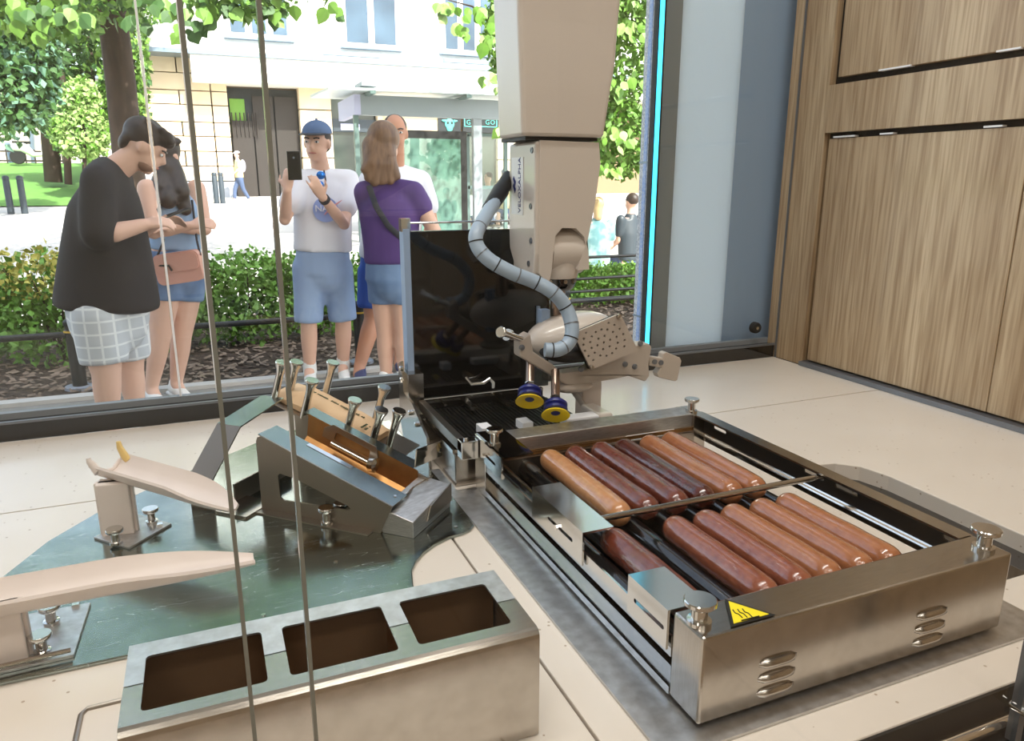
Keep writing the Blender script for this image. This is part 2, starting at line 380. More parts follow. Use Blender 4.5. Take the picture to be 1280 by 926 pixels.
# front housing
MB().box((x0,y0,.006),(x1,.418,H)).build('front_housing','steel', rg, .0022)
def louvre(cx, cz):
    mb = MB(); n = 7; m = 8; vs = []
    for i in range(m+1):
        u = -1+2*i/m
        for j in range(n):
            a = pi*j/(n-1); k = math.sqrt(max(0,1-abs(u)**3))
            vs.append((cx+.0185*u, y0-.0045*sin(a)*k, cz+.0042*cos(a)*(.3+.7*k)))
    return mb.add(vs, [(i*n+j, i*n+j+1, (i+1)*n+j+1, (i+1)*n+j) for i in range(m) for j in range(n-1)], True)
for cx in (.379,.545):
    for cz in (.017,.030,.043): louvre(cx, cz).build('vent_louvre','steel', rg)
# warning triangle on top of the housing
pts = [atz(*p, H+.0007) for p in ((906,749),(969,769),(914,784))]
ctr = sum(pts, V())/3
MB().hexa([p for p in pts][::-1], [p+V((0,0,.0006)) for p in pts][::-1]).build('warning_sign','sign_black', rg)
ws = rg.children[-1]
inn = [ctr+(p-ctr)*.80+V((0,0,.0006)) for p in pts]
MB().hexa(inn[::-1], [p+V((0,0,.0004)) for p in inn][::-1]).build('yellow_field','sign_yellow', ws)
for k in range(3):
    base = [(916+6*k,762-.6*k),(919+6*k,766-.6*k),(923.5+6*k,767.5-.6*k),(928+6*k,772-.6*k)]
    MB().tube([atz(*p,H+.0019) for p in base], .00045, 6).build('heat_wave','sign_black', ws)
MB().tube([atz(927,775.5,H+.0019), atz(949,770,H+.0019)], .0006, 6).build('heat_bar','sign_black', ws)
# side plates
MB().box((x1-.018,.418,H-.002),(x1,.83,H)).build('rim','steel', rg)
slots = [rrect(a,.064,b,.069,.002) for a, b in ((.548,.580),(.596,.628),(.772,.800),(.425,.445))]
MB().plate([(.418,.052),(.862,.052),(.862,.078),(.418,.078)], slots, ((x1-.0025,0,0),(0,1,0),(0,0,1)), .0025).build('side_plate','cast_iron', rg)
MB().plate([(.418,.040),(.83,.040),(.83,.058),(.418,.058)], [], ((x0,0,0),(0,1,0),(0,0,1)), .002).build('side_plate','steel_bright', rg)
MB().box((x0,.418,.006),(x0+.010,.832,.013)).build('lower_channel','steel_bright', rg)
MB().box((x0+.010,.418,.006),(x0+.0125,.832,.021)).build('lower_channel','steel', rg)
# rear beam and posts
MB().box((x0+.022,.826,.061),(x1-.014,.862,H)).build('rear_beam','steel_brushed', rg, .0012)
MB().box((x0+.022,.823,.056),(x1-.014,.826,.0605)).build('beam_lip','bronze_reflect', rg)
MB().box((x0,.832,.003),(x0+.020,.868,.079)).build('rear_post','steel_bright', rg, .0008)
MB().box((x1-.02,.82,.003),(x1,.866,.0785)).build('rear_post','steel', rg)
MB().box((x0+.002,.770,.0785),(x0+.040,.868,.0805)).build('corner_cover','black_gloss', rg)
MB().plate([(.770,.052),(.830,.052),(.830,.079),(.770,.079)], [rrect(.790,.062,.822,.066,.0015)], ((x0-.002,0,0),(0,1,0),(0,0,1)), .002).build('corner_bracket','steel_bright', rg)
# guard profiles clipped to the left plate
def guard(ya, yb, slot, w_):
    gp = MB().plate([(ya,.046),(yb,.046),(yb,.0785),(ya,.0785)], [rrect(slot[0],.0605,slot[1],.0645,.0018)], ((x0-.0035,0,0),(0,1,0),(0,0,1)), .002)
    gp.box((x0-.0035,ya,.0785),(x0+w_,yb,.0805))
    return gp.build('guard_plate','steel_bright', rg)
gm = guard(.560,.676,(.580,.636),.030); guard(.420,.478,(.424,.468),.032)
MB().lathe([(.003,0),(.003,.005)], (x0-.0015,.612,.0625), (-1,0,0), 6).build('guard_bolt','chrome', gm)
MB().lathe([(.003,0),(.003,.005)], (x0-.0015,.824,.064), (-1,0,0), 6).build('bracket_bolt','chrome', rg)
# tray, end walls, rollers
MB().box((x0+.014,.42,.010),(.56,.822,.013)).build('drip_tray','black_gloss', rg)
MB().box((x1-.010,.42,.044),(x1-.0025,.822,.0495)).build('tray_rail','chrome', rg)
MB().box((x1-.004,.42,.0505),(x1-.0005,.822,.0525)).build('tray_rail','chrome', rg)
MB().box((x0+.02,.818,.008),(x1-.02,.823,.055)).build('inner_wall','steel_dark', rg)
XS = [.3776+.036*k for k in range(-1,6)]
for k in range(8):
    xr = .3776-.054+.036*k
    MB().tube([(xr,.419,.040),(xr,.821,.040)], .0118, 20).build('roller','black_roller', rg)
MB().tube([(x0-.001,.592,.0735),(x1-.006,.592,.0735)], .0034, 12).build('divider_rod','steel', rg)
knob((.316,.398,H), rg, .0125,.020,.0062); knob((.622,.396,H), rg,.0125,.020,.0062); knob((.314,.815,H+.0005), rg,.0105,.021,.0055); knob((.6225,.834,H), rg,.0105,.020,.0055)

# ---- sausages
def mat_saus(name, a, b, sc_, bump, rough):
    return mat(name, a, rough, noise=(b, sc_, .22), bump=bump, coat=.8)
mat_saus('saus_pale', (198,144,98), (180,122,78), 130, .22, .26)
mat_saus('saus_tan', (170,110,72), (150,92,58), 130, .3, .22)
mat_saus('saus_brown', (148,86,60), (122,62,42), 120, .45, .22)
mat_saus('saus_red', (120,60,42), (92,40,28), 110, .8, .25)
mat_saus('saus_dark', (92,38,27), (62,22,14), 110, .8, .22)
def sausage(x, ya, yb, m, label, r=.0152, seed=0):
    rnd = random.Random(seed); n = 14; prof = []; N = 26; vs = []; L = yb-ya; bend = rnd.uniform(-.0015,.0015)
    ph = rnd.random()*6
    for i in range(N+1):
        t = i/N; s_ = t*L; e = min(s_, L-s_); k = math.sqrt(max(0, 1-(1-min(1,e/.018))**2)); k = max(k,.06)
        rr = r*k*(1+.02*sin(t*9+ph)+.012*sin(t*23+ph*2))
        cx = bend*(4*t*(1-t)-.5)
        for j in range(n):
            a = 2*pi*j/n; q = 1+.012*sin(3*a+t*11+ph)
            vs.append((cx+rr*q*cos(a), s_-L/2, rr*q*sin(a)))
    mb = MB(); fs = [(i*n+j,(i+1)*n+j,(i+1)*n+(j+1)%n,i*n+(j+1)%n) for i in range(N) for j in range(n)]
    mb.add(vs, fs, True); mb.f += [tuple(range(n)), tuple(N*n+j for j in range(n))[::-1]]; mb.sm += [True,True]
    o = mb.build('sausage', m); o.location = (x,(ya+yb)/2,.0602)
    md = o.modifiers.new('sub','SUBSURF'); md.levels = 1; md.render_levels = 1
    return tag(o, label, 'sausage', 'sausages on the roller grill')
back = [(1,'saus_pale','pale golden sausage in the row by the rear beam, next to the bare roller'),
 (2,'saus_red','wrinkled reddish brown sausage between the pale golden one and the dark red ones'),
 (3,'saus_red','reddish brown sausage beside the darkest red one, row by the rear beam'),
 (4,'saus_dark','darkest red blistered sausage in the row by the rear beam'),
 (5,'saus_tan','tan sausage between the darkest red one and the outermost one, rear row'),
 (6,'saus_tan','brownish tan sausage at the light tray end of the row by the rear beam')]
for i, (k, m, l) in enumerate(back): sausage(XS[k]+.001*(-1)**i, .603, .802, m, l, seed=i)
front = [(0,'saus_red','red glossy sausage half under the steel guard plates'),
 (2,'saus_brown','reddish sausage beside the empty black roller, row by the front housing'),
 (3,'saus_brown','reddish brown sausage second from the empty roller, row by the front housing'),
 (4,'saus_tan','tan sausage between reddish brown and golden ones, row by the front housing'),
 (5,'saus_tan','golden tan sausage next to the outermost one, row by the front housing'),
 (6,'saus_tan','orange tan sausage at the light tray end, row by the front housing')]
for i, (k, m, l) in enumerate(front): sausage(XS[k]+.0008*(-1)**i, .423, .582, m, l, seed=20+i)

# ---- steel base plate of the bun station
pl = [(-.28,.641),(.163,.641),(.165,.66),(.171,.687),(.180,.704),(.193,.720),(.210,.734),(.229,.744),(.248,.748),(.259,.753),(.267,.762),(.2685,.785),(.2685,1.19),(.10,1.20),(.061,1.171),(0,1.117),(-.084,1.04),(-.152,.97),(-.194,.908),(-.225,.832),(-.26,.74)]
sp = MB().plate(pl, [], XY(.0004), .0035).build('steel_base_sheet','steel_plate', None, .001)
tag(sp, 'scratched mirror-like steel sheet with curved edges lying on the counter', 'steel sheet')
PZ = .0039
for q in ((.245,.765),(.10,.735),(.02,.66)):
    MB().lathe([(.0022,0),(.0022,.0008)], (q[0],q[1],PZ), n=10).build('rivet','chrome', sp)

# ---- triple cup bin
bn = thing('cup_bin', 'open steel box with three square cut-outs along its top', 'bin', (.06,.47,0))
bx0, bx1, by0, by1, bz, ym = -.073, .197, .425, .515, .0885, .468
hx = [(-.0615,.0125),(.0265,.0985),(.1125,.182)]; ha, hb = .4395, .498
def comb(ya, yb, front):
    r = .003; o = []
    yedge = ya if front else yb; yin = ym-.0006 if front else ym+.0006; yh = ha if front else hb
    o.append((bx0,yedge)); o.append((bx0,yin))
    for a, b in hx:
        s_ = 1 if yh > ym else -1
        o += [(a,yin),(a,yh-s_*r),(a+r*.3,yh-s_*r*.3),(a+r,yh),(b-r,yh),(b-r*.3,yh-s_*r*.3),(b,yh-s_*r),(b,yin)]
    o += [(bx1,yin),(bx1,yedge)]
    return o
for fr_, nm in ((True,'front_shell'),(False,'rear_shell')):
    mb = MB().plate(comb(by0+.004,by1,fr_), [], XY(bz-.0015), .0015)
    if fr_:
        pr = [(by0+.004,bz-.0015),(by0+.0016,bz-.0022),(by0+.0004,bz-.0042),(by0,bz-.007)]; pr2 = [(by0+.004,bz),(by0+.001,bz-.0008),(by0-.0011,bz-.0035),(by0-.0015,bz-.007)]
        poly = pr2+[(by0-.0015,.001),(by0,.001)]+pr[::-1]
        mb.plate([(p[0],p[1]) for p in poly], [], ((bx0,0,0),(0,1,0),(0,0,1)), bx1-bx0)
    else:
        mb.box((bx0,by1-.0015,.001),(bx1,by1,bz-.0015))
    ya, yb = (by0+.0005,ym-.0006) if fr_ else (ym+.0006,by1)
    for x in (bx0,bx1-.0015): mb.box((x,ya,.001),(x+.0015,yb,bz-.0015))
    mb.build(nm,'steel_brushed' if not fr_ else 'steel', bn)
MB().box((bx0+.002,by0+.002,.0005),(bx1-.002,by1-.002,.003)).build('floor_sheet','bright_liner', bn)
MB().box((bx0+.003,by1-.006,.003),(bx1-.003,by1-.004,bz-.006)).build('added_liner','bright_liner', bn)  # extra sheet added to brighten the steel box's dark inside
for x in (.0195,.1055): MB().box((x-.0007,by0+.004,.003),(x+.0007,by1-.003,bz-.004)).build('divider','bronze_reflect', bn)

# ---- printed chutes
def chute(name, a, b, za, zb, wid, dep, horns, label, col, plate_pts, screws):
    root = thing(name, label, 'chute', (col[0],col[1],PZ), 'printed chutes')
    a = V((a[0],a[1],za)); b = V((b[0],b[1],zb)); d = (b-a); L = d.length; u = d.normalized(); s_ = V((u.y,-u.x,0)).normalized(); n_ = s_.cross(u)
    if n_.z < 0: n_ = -n_
    N = 18; K = 9; vo, vi = [], []
    for i in range(N+1):
        t = i/N; k = 1 if t < .72 else max(.28, math.cos((t-.72)/.28*1.25)); dp = dep*(1 if t < .6 else 1-.75*((t-.6)/.4)**1.3)
        for j in range(K):
            q = -1+2*j/(K-1); h = dp*abs(q)**3.2
            p = a+u*(L*t)+s_*(wid/2*k*q)+n_*h; vi.append(p); vo.append(p-n_*.0025+s_*(.0016*q))
    mb = MB(); n = len(vi); fs = []
    for i in range(N):
        for j in range(K-1):
            q = (i*K+j,i*K+j+1,(i+1)*K+j+1,(i+1)*K+j); fs.append(q); fs.append(tuple(x+n for x in q[::-1]))
        fs.append((i*K,(i+1)*K,(i+1)*K+n,i*K+n)); fs.append((i*K+K-1,i*K+K-1+n,(i+1)*K+K-1+n,(i+1)*K+K-1))
    for i, fl in ((0,1),(N,0)):
        for j in range(K-1):
            q = (i*K+j,i*K+j+n,i*K+j+1+n,i*K+j+1); fs.append(q if fl else q[::-1])
    mb.add(vi+vo, fs, True).build('trough','printed_plastic', root)
    if horns:
        for sg, hh, m in ((-1,.018,'amber_plastic'),(1,.011,'printed_plastic')):
            p = a+s_*(sg*wid*.47)+n_*(dep*.75)
            MB().tube([p+u*.012-n_*.004, p+u*.005+n_*.003, p+n_*hh*.6-u*.001, p+n_*hh-u*.002], [(.0065,.0034),(.006,.0034),(.0045,.003),(.003,.0025)], 10, side=u).build('horn', m, root)
        MB().tube([a-s_*wid*.42+n_*dep*.55, a-s_*wid*.2+n_*.002, a+s_*wid*.2+n_*.002, a+s_*wid*.42+n_*dep*.55], .0026, 8).build('end_rim','printed_plastic', root)
    cx, cy, cw, cd, ang = col; R = Matrix.Translation((cx,cy,0)) @ Matrix.Rotation(ang,4,'Z')
    top = a.z+(b.z-a.z)*.12+.0012
    st = MB().box((-cw/2,-cd/2,PZ+.002),(cw/2,cd/2,top), R)
    st.box((-cw/2-.003,-cd*.2,PZ+.002),(cw/2+.003,cd*.2,top), R).build('column','printed_plastic', root, .0015)
    pts = [V((p[0],p[1],PZ)) for p in plate_pts]
    MB().hexa(pts, [p+V((0,0,.0028)) for p in pts]).build('foot_plate','steel_brushed', root, .0005)
    for q in screws: knob((q[0],q[1],PZ+.0028), root, .0092,.0185,.0045)
    MB().box((-.003,-.003,PZ+.0028),(.003,.003,PZ+.006), Matrix.Translation((plate_pts[2][0]-.012,plate_pts[2][1]-.003,0))).build('nut','chrome', root)
    return root
chute('bun_chute', (-.128,.930), (.004,.786), .069, .060, .042, .018, True,
  'short pale printed chute on a column, with two horns at its end', (-.119,.898,.034,.020,radians(-8)),
  [(-.146,.893),(-.107,.850),(-.065,.898),(-.104,.941)], [(-.1205,.8655),(-.0865,.9085)])
chute('bun_chute', (-.27,.655), (.017,.672), .060, .055, .044, .018, False,
  'long pale printed chute beside the steel box, its column on a green-tinted plate', (-.192,.672,.044,.022,radians(4)),
  [(-.235,.650),(-.135,.655),(-.132,.742),(-.232,.742)], [(-.1605,.716),(-.1600,.668)])
MB().tube([(-.215,.652,.0105),(-.137,.657,.0105)], .0022, 8).build('retaining_rod','steel', bpy.data.objects['bun_chute.001'])

# ---- slanted bun holder: local frame u (down the slope), v (across), O at its rear near corner
O = V((.039,.903,0)); u_ = V((.716,-.698,0)).normalized(); v_ = V((.698,.716,0)).normalized(); zz = V((0,0,1)); KS = .35
def L3(u, v, z): return O+u_*u+v_*v+zz*z
def Sl(u, v, z0): return L3(u, v, z0-KS*u)         # on a plane parallel to the slope
sl_n = (zz+u_*KS).normalized(); sl_u = (u_-zz*KS).normalized()
bh = thing('bun_holder', 'slanted steel bun holder with trough and triangular side windows', 'bun holder', O+u_*.1+v_*.06)
side_out = [(0,PZ),(.170,PZ),(.187,.040),(.009,.1015),(.0025,.0995),(0,.094)]
side_win = [(.029,.054),(.032,.057),(.055,.0535),(.128,.0305),(.131,.0275),(.127,.0255),(.034,.0225),(.030,.025)]
MB().plate(side_out, [side_win], (O,u_,zz), .0022).build('side_plate','steel_dark', bh)
MB().plate(side_out, [side_win], (O+v_*.088,u_,zz), .0022).build('side_plate','steel_dark', bh)
MB().plate([(-.004,-.014),(.160,-.014),(.160,.002),(-.004,.002)], [], (O+zz*PZ,u_,v_), .002).build('foot_flange','steel_dark', bh)
def strip(name, v0, v1, u0, u1, z0, m, t=.0018):
    p = [Sl(u0,v0,z0),Sl(u1,v0,z0),Sl(u1,v1,z0),Sl(u0,v1,z0)]
    return MB().hexa([q-sl_n*t for q in p], p).build(name, m, bh)
strip('top_flange', -.0005, .034, .003, .186, .1045,'steel_flange'); strip('top_flange', .086, .106, .006, .165, .1085,'steel_flange')
# trough: lengthwise folded sheet
prof = [(.034,.1045),(.036,.088),(.042,.076),(.070,.074),(.080,.080),(.086,.1085)]
tr = MB()
for i in range(len(prof)-1):
    (va,za),(vb,zb) = prof[i],prof[i+1]
    A = [Sl(.012,va,za),Sl(.172,va,za),Sl(.172,vb,zb),Sl(.012,vb,zb)]
    nn = (A[1]-A[0]).cross(A[3]-A[0]).normalized(); tr.hexa([q-nn*.0015 for q in A], A)
tr.build('trough','bronze_reflect', bh)  # steel trough, its brown reflection painted into the colour
strip('slot_liner', .026, .033, .052, .115, .1052,'chrome', .001)
gl = MB().plate([(.04,.002),(.052,.012),(.118,.012),(.124,.0),(.124,-.012),(.04,-.012)], [rrect(.058,-.008,.112,.004,.003)], (Sl(0,.0835,.101),sl_u,sl_n), .0015); gl.build('window_plate','steel_dark', bh)
MB().tube([Sl(.055,.072,.093),Sl(.118,.072,.093)], .003, 10).build('push_rod','steel_bright', bh)
MB().lathe([(.004,0),(.0095,.003),(.0095,.010),(.004,.013)], Sl(.112,.068,.094), u_, 20).build('guide_roller','steel', bh)
# lips at the low end
q = [Sl(.165,.090,.108),Sl(.172,.150,.106),Sl(.172,.150,.128),Sl(.165,.096,.130)]
MB().hexa(q, [p+u_*.0015 for p in q]).build('end_lip','chrome', bh)
q = [Sl(.171,.062,.078),Sl(.176,.098,.080),Sl(.185,.098,.104),Sl(.178,.062,.100)]
MB().hexa(q, [p+u_*.0015 for p in q]).build('end_lip','steel', bh)
q = [Sl(.170,.035,.080),Sl(.171,.062,.078),Sl(.178,.062,.100),Sl(.184,.036,.1045)]
MB().hexa(q, [p+u_*.0015 for p in q]).build('end_lip','steel', bh)
# end block
eb = MB(); e0, e1 = .171, .2125
eb.hexa([L3(e0,.0,PZ),L3(e1,.0,PZ),L3(e1,.094,PZ),L3(e0,.094,PZ)], [L3(e0,.0,.034),L3(e1,.0,.024),L3(e1,.094,.034),L3(e0,.094,.040)]).build('end_block','steel_brushed', bh, .0008)
eb = MB().hexa([L3(e1+.0005,.030,.012),L3(e1+.0022,.030,.012),L3(e1+.0022,.094,.012),L3(e1+.0005,.094,.012)], [L3(e1+.0005,.040,.028),L3(e1+.0022,.040,.028),L3(e1+.0022,.094,.036),L3(e1+.0005,.094,.036)])
eb.build('end_shield','steel_dark', bh)
knob(L3(.100,-.0075,PZ+.002), bh, .0095,.021,.0048); knob(L3(.105,.016,PZ), bh, .0095,.020,.0048)
MB().lathe([(.0018,0),(.0018,.001)], Sl(.178,.020,.1045), sl_n, 10).build('rivet','chrome', bh)
# bag bed with round posts
bed = strip('bag_bed', .110,.190,-.078,.118,.081,'steel_dark')
MB().hexa([L3(-.04,.122,PZ),L3(.10,.122,PZ),L3(.10,.180,PZ),L3(-.04,.180,PZ)], [Sl(-.04,.122,.079),Sl(.10,.122,.079),Sl(.10,.180,.079),Sl(-.04,.180,.079)]).build('bed_support','steel_dark', bh)
posts = [(-.066,.113,.062),(-.060,.136,.060),(-.034,.183,.060),(-.018,.113,.058),(.046,.115,.060),(.048,.185,.060),(.080,.124,.060),(.100,.132,.066)]
for a, b, h in posts:
    p = Sl(a,b,.081)
    MB().lathe([(.0052,0),(.0052,h*.70),(.0062,h*.82),(.0092,h-.003),(.0095,h-.0015),(.0088,h)], p, sl_n, 18).build('flared_post','steel_bright', bh)
# bridge strap
br = [(-.031,PZ),(-.031,.045),(.026,.098),(.112,.112)]
for i in range(3):
    (va,za),(vb,zb) = br[i],br[i+1]; d = V((0,vb-va,zb-za)).normalized(); nn = (v_*(-d.z)+zz*d.y)
    A = [L3(-.085,va,za),L3(-.048,va,za),L3(-.048,vb,zb),L3(-.085,vb,zb)]
    MB().hexa([q-nn*.0018 for q in A], A).build('strap','steel_flange' if i == 2 else 'steel_dark', bh)
MB().hexa([L3(-.085,-.031,PZ),L3(.0,-.031,PZ),L3(.0,.020,PZ),L3(-.085,.020,PZ)], [L3(-.085,-.031,.007),L3(.0,-.031,.007),L3(.0,.020,.007),L3(-.085,.020,.007)]).build('foot_plate','steel', bh)
MB().hexa([L3(-.045,.0,PZ),L3(-.043,.0,PZ),L3(-.043,.11,PZ),L3(-.045,.11,PZ)], [L3(-.045,.0,.03),L3(-.043,.0,.03),L3(-.043,.11,.03),L3(-.045,.11,.03)]).build('cross_plate','steel_dark', bh)

# ---- paper bag lying between the posts
bag = MB(); nU, nV = 14, 8; rnd = random.Random(3); top, bot = [], []
for i in range(nU+1):
    for j in range(nV+1):
        a = -.072+.150*i/nU; c_ = .1195+.058*j/nV
        e = min(1, 4*min(j,nV-j)/nV+.25)*min(1,.45+3*min(i,nU-i)/nU)
        top.append(Sl(a,c_,.0812)+sl_n*(.004+.016*e+.0012*rnd.uniform(-1,1))); bot.append(Sl(a,c_,.0812)+sl_n*.0008)
n = len(top); W = nV+1; fs = []
for i in range(nU):
    for j in range(nV):
        q = (i*W+j,(i+1)*W+j,(i+1)*W+j+1,i*W+j+1); fs += [q, tuple(x+n for x in q[::-1])]
for i in range(nU): fs += [(i*W,i*W+n,(i+1)*W+n,(i+1)*W),(i*W+nV,(i+1)*W+nV,(i+1)*W+nV+n,i*W+nV+n)]
for j in range(nV): fs += [(j,j+1,j+1+n,j+n),(nU*W+j,nU*W+j+n,nU*W+j+1+n,nU*W+j+1)]
pb = tag(bag.add(top+bot, fs, True).build('paper_bag','paper'), 'brown paper hot dog sleeve lying between the flared posts', 'paper bag')
tp = lambda a, c_: Sl(a,c_,.0812)+sl_n*.0217
rnd = random.Random(8)
def print_line(a0, a1, c_, h, gaps, along_v=False):          # tiny green print, too small to read in the photograph
    mb = MB(); n = int(abs(a1-a0)/.0024)
    for i in range(n):
        if i in gaps: continue
        q = a0+(a1-a0)*i/n; hh = h*rnd.uniform(.55,1)
        p_ = tp(c_,q) if along_v else tp(q,c_)
        e1, e2 = (v_,sl_u) if along_v else (sl_u,v_)
        k = [p_-e1*.0008-e2*hh*.5, p_+e1*.0008-e2*hh*.5, p_+e1*.0008+e2*hh*.5, p_-e1*.0008+e2*hh*.5]
        mb.hexa([x-sl_n*.0006 for x in k], k)
    mb.build('print','ink', pb)
print_line(-.038, .026, .150, .0042, (4,12,13,19)); print_line(.036, .050, .150, .0042, (2,))
print_line(.124, .140, .060, .0036, (), True); print_line(.124, .138, .066, .0036, (3,), True)
# ---- contact grill with its lid open
cg = thing('contact_grill', 'contact grill with ridged black plate and tall black lid standing open', 'grill', (.4,.98,0))
cx0, cx1, cy0, cy1 = .284, .500, .884, 1.055
MB().box((cx0,cy0,.001),(cx1,cy1,.046)).build('body','steel', cg, .0015)
MB().box((cx0-.002,cy0+.004,.046),(cx1,cy1,.052)).build('trim_band','steel_bright', cg)
rp = MB().box((cx0+.012,cy0+.006,.052),(cx1-.004,cy1-.004,.057))
k = 0
while cx0+.016+.0062*k < cx1-.008:
    xx = cx0+.016+.0062*k; rp.box((xx,cy0+.008,.057),(xx+.0034,cy1-.006,.0605)); k += 1
rp.build('ridged_plate','cast_iron', cg)
fz = .0735
MB().box((cx0-.001,cy0-.030,fz-.014),(cx0+.009,cy1,fz)).build('frame_bar','steel_dark', cg)
MB().box((cx0+.000,cy1-.004,fz-.004),(cx1-.01,cy1+.004,fz)).build('frame_bar','steel_bright', cg)
MB().box((cx0+.009,cy1-.003,.052),(cx1-.01,cy1+.002,fz-.004)).build('rear_wall','cast_iron', cg)
for xx, ya, yb in ((cx0+.062,.995,cy1-.004),(cx0+.118,.995,cy1-.004)):
    MB().box((xx,ya,fz-.005),(xx+.010,yb,fz)).build('plate_strap','steel_bright', cg)
for xx in (cx0+.045,cx0+.105):
    MB().box((xx,.900,.0605),(xx+.016,.925,.072)).build('plate_stop','label_white', cg)
MB().box((cx0+.030,cy1-.030,fz-.003),(cx0+.034,cy1-.004,fz)).build('frame_bar','steel_bright', cg)
MB().box((cx0-.001,cy0-.032,.050),(cx0+.022,cy0-.014,.0745)).build('corner_box','steel_bright', cg, .001)
MB().lathe([(.003,0),(.003,.003)], (cx0+.008,cy0-.022,.0745), n=6).build('corner_screw','chrome', cg)
# hinge cheek
MB().plate([(.955,.001),(1.10,.001),(1.118,.03),(1.118,.120),(1.098,.128),(1.088,.080),(1.04,.076),(.965,.046)], [], ((cx0-.016,0,0),(0,1,0),(0,0,1)), .004).build('hinge_cheek','steel', cg)
MB().box((cx0-.012,1.072,.001),(cx0+.012,1.118,.112)).build('hinge_post','steel', cg)
for yy, z_ in ((1.01,.052),(1.045,.06),(1.09,.10),(1.09,.118)):
    MB().lathe([(.0042,0),(.0042,.004),(.003,.005)], (cx0-.016,yy,z_), (-1,0,0), 8).build('hinge_screw','chrome', cg)
lid = MB().box((cx0+.004,1.098,.062),(.522,1.112,.326)).build('lid','black_gloss', cg, .001)
MB().box((cx0-.006,1.094,.085),(cx0+.004,1.118,.330)).build('lid_edge','panel_blue', lid)
MB().tube([(cx0-.003,1.104,.338),(.522,1.104,.338)], .0016, 8).build('lid_rail','steel_bright', lid)
MB().box((cx0-.008,1.096,.326),(cx0+.006,1.112,.345)).build('rail_clip','chrome', lid)
MB().tube([(.372,1.092,.093),(.378,1.084,.083),(.398,1.080,.084),(.408,1.080,.090),(.416,1.084,.082),(.418,1.090,.072)], .0026, 8).build('lid_handle','steel_bright', lid)
MB().box((.498,1.093,.15),(.503,1.098,.20)).build('lid_bracket','panel_blue', lid)

# ---- printed holder beside the contact grill
ph = thing('printed_stand', 'white printed stand beside the ridged plate, under the robot gripper', 'stand', (.54,.99,0))
MB().box((.522,.975,.0005),(.556,1.000,.118)).build('post','printed_plastic', ph, .002)
MB().plate([(.506,.898),(.556,.898),(.560,.99),(.506,.99)], [], XY(.0005), .034).build('foot','robot_grey', ph, .003)
MB().box((.452,.892,.0610),(.506,.914,.0725)).build('arm','label_white', ph, .002)
MB().box((.506,.893,.0345),(.530,.952,.0725)).build('rest','robot_white', ph, .004)
MB().tube([(.500,.99,.100),(.516,.94,.060),(.524,.915,.038)], [(.003,.007)]*3, 8, side=(1,0,0)).build('brace','robot_grey', ph)

# ---- robot arm hanging from the ceiling
rb = thing('robot_arm', 'white robot arm hanging down in front of the window, blue lettering on its side', 'robot arm', (.47,1.0,1.9))
def loft(secs):
    n = len(secs[0]); mb = MB(); vs = [p for s_ in secs for p in s_]
    fs = [(i*n+k, i*n+(k+1)%n, (i+1)*n+(k+1)%n, (i+1)*n+k) for i in range(len(secs)-1) for k in range(n)]
    fs += [tuple(range(n))[::-1], tuple((len(secs)-1)*n+k for k in range(n))]
    return mb.add(vs, fs)
def sec(z, xa, xb, ya, yb, c=.012):
    return [V(p) for p in ((xa+c,ya,z),(xb-c,ya,z),(xb,ya+c,z),(xb,yb-c,z),(xb-c,yb,z),(xa+3*c,yb,z),(xa,yb-4*c,z),(xa,ya+c,z))]
loft([sec(.4575,.4085,.530,.948,1.045,.004), sec(.462,.407,.532,.946,1.045,.004), sec(.52,.4045,.540,.945,1.045,.004), sec(.553,.403,.5455,.945,1.045,.004), sec(.60,.401,.548,.945,1.045,.004), sec(.8,.392,.562,.94,1.05,.005), sec(1.0,.385,.575,.935,1.06,.01)]).build('upper_arm','robot_white', rb, .0025)
MB().tube([(.48,1.0,1.0),(.48,1.0,1.30)], .085, 28).build('shoulder','robot_grey', rb)
MB().tube([(.48,1.0,1.30),(.48,1.0,1.899)], [.10,.12], 28).build('ceiling_mount','robot_white', rb)
MB().box((.414,.953,.4530),(.524,1.04,.4580)).build('joint_gap','black_matte', rb)
# forearm: outline seen from the front, left face carries the name
def fo(px, py): q = at(px, py, .95); return (q.x, q.z)
fa = [(.4345,fo(671,175)[1]),fo(749,178),fo(751,205),fo(744,255),fo(735,300),fo(722,337),fo(716,345)]
arch = [(.5135-.0,.276),(.512,.300),(.505,.322),(.492,.334),(.470,.335),(.460,.325),(.457,.300),(.455,.276)]
lowl = [(.452,.262),(.444,.262),(.4355,.272),(.4345,.31),(.4345,.40)]
fr = [(p[0],p[1]) for p in fa]
MB().plate(fr[:6]+arch+lowl, [], ((0,1.045,0),(1,0,0),(0,0,1)), .095).build('forearm','robot_white', rb, .004)
MB().plate([(.952,.4515),(1.045,.4515),(1.049,.36),(1.045,.30),(1.02,.268),(.985,.262),(.955,.272),(.951,.30)], [], ((.4285,0,0),(0,1,0),(0,0,1)), .014).build('forearm_cover','robot_white', rb, .0035)
fc = rb.children[-1]
for yy, z_ in ((.963,.440),(.966,.365),(.964,.318),(.972,.285)):
    MB().lathe([(.0042,0),(.0042,.0012),(.0022,.0012),(.0022,.0006)], (.4285,yy,z_), (-1,0,0), 14).build('cover_screw','plinth', fc)
MB().box((.4276,.992,.352),(.4284,1.034,.432)).build('name_label','label_white', fc)
nl = fc.children[-1]
text('lettering','VELOXALPHA', (.4274,1.000,.3545), (0,0,1), (0,1,0), .0125,'ink_blue', nl, w=1.0)
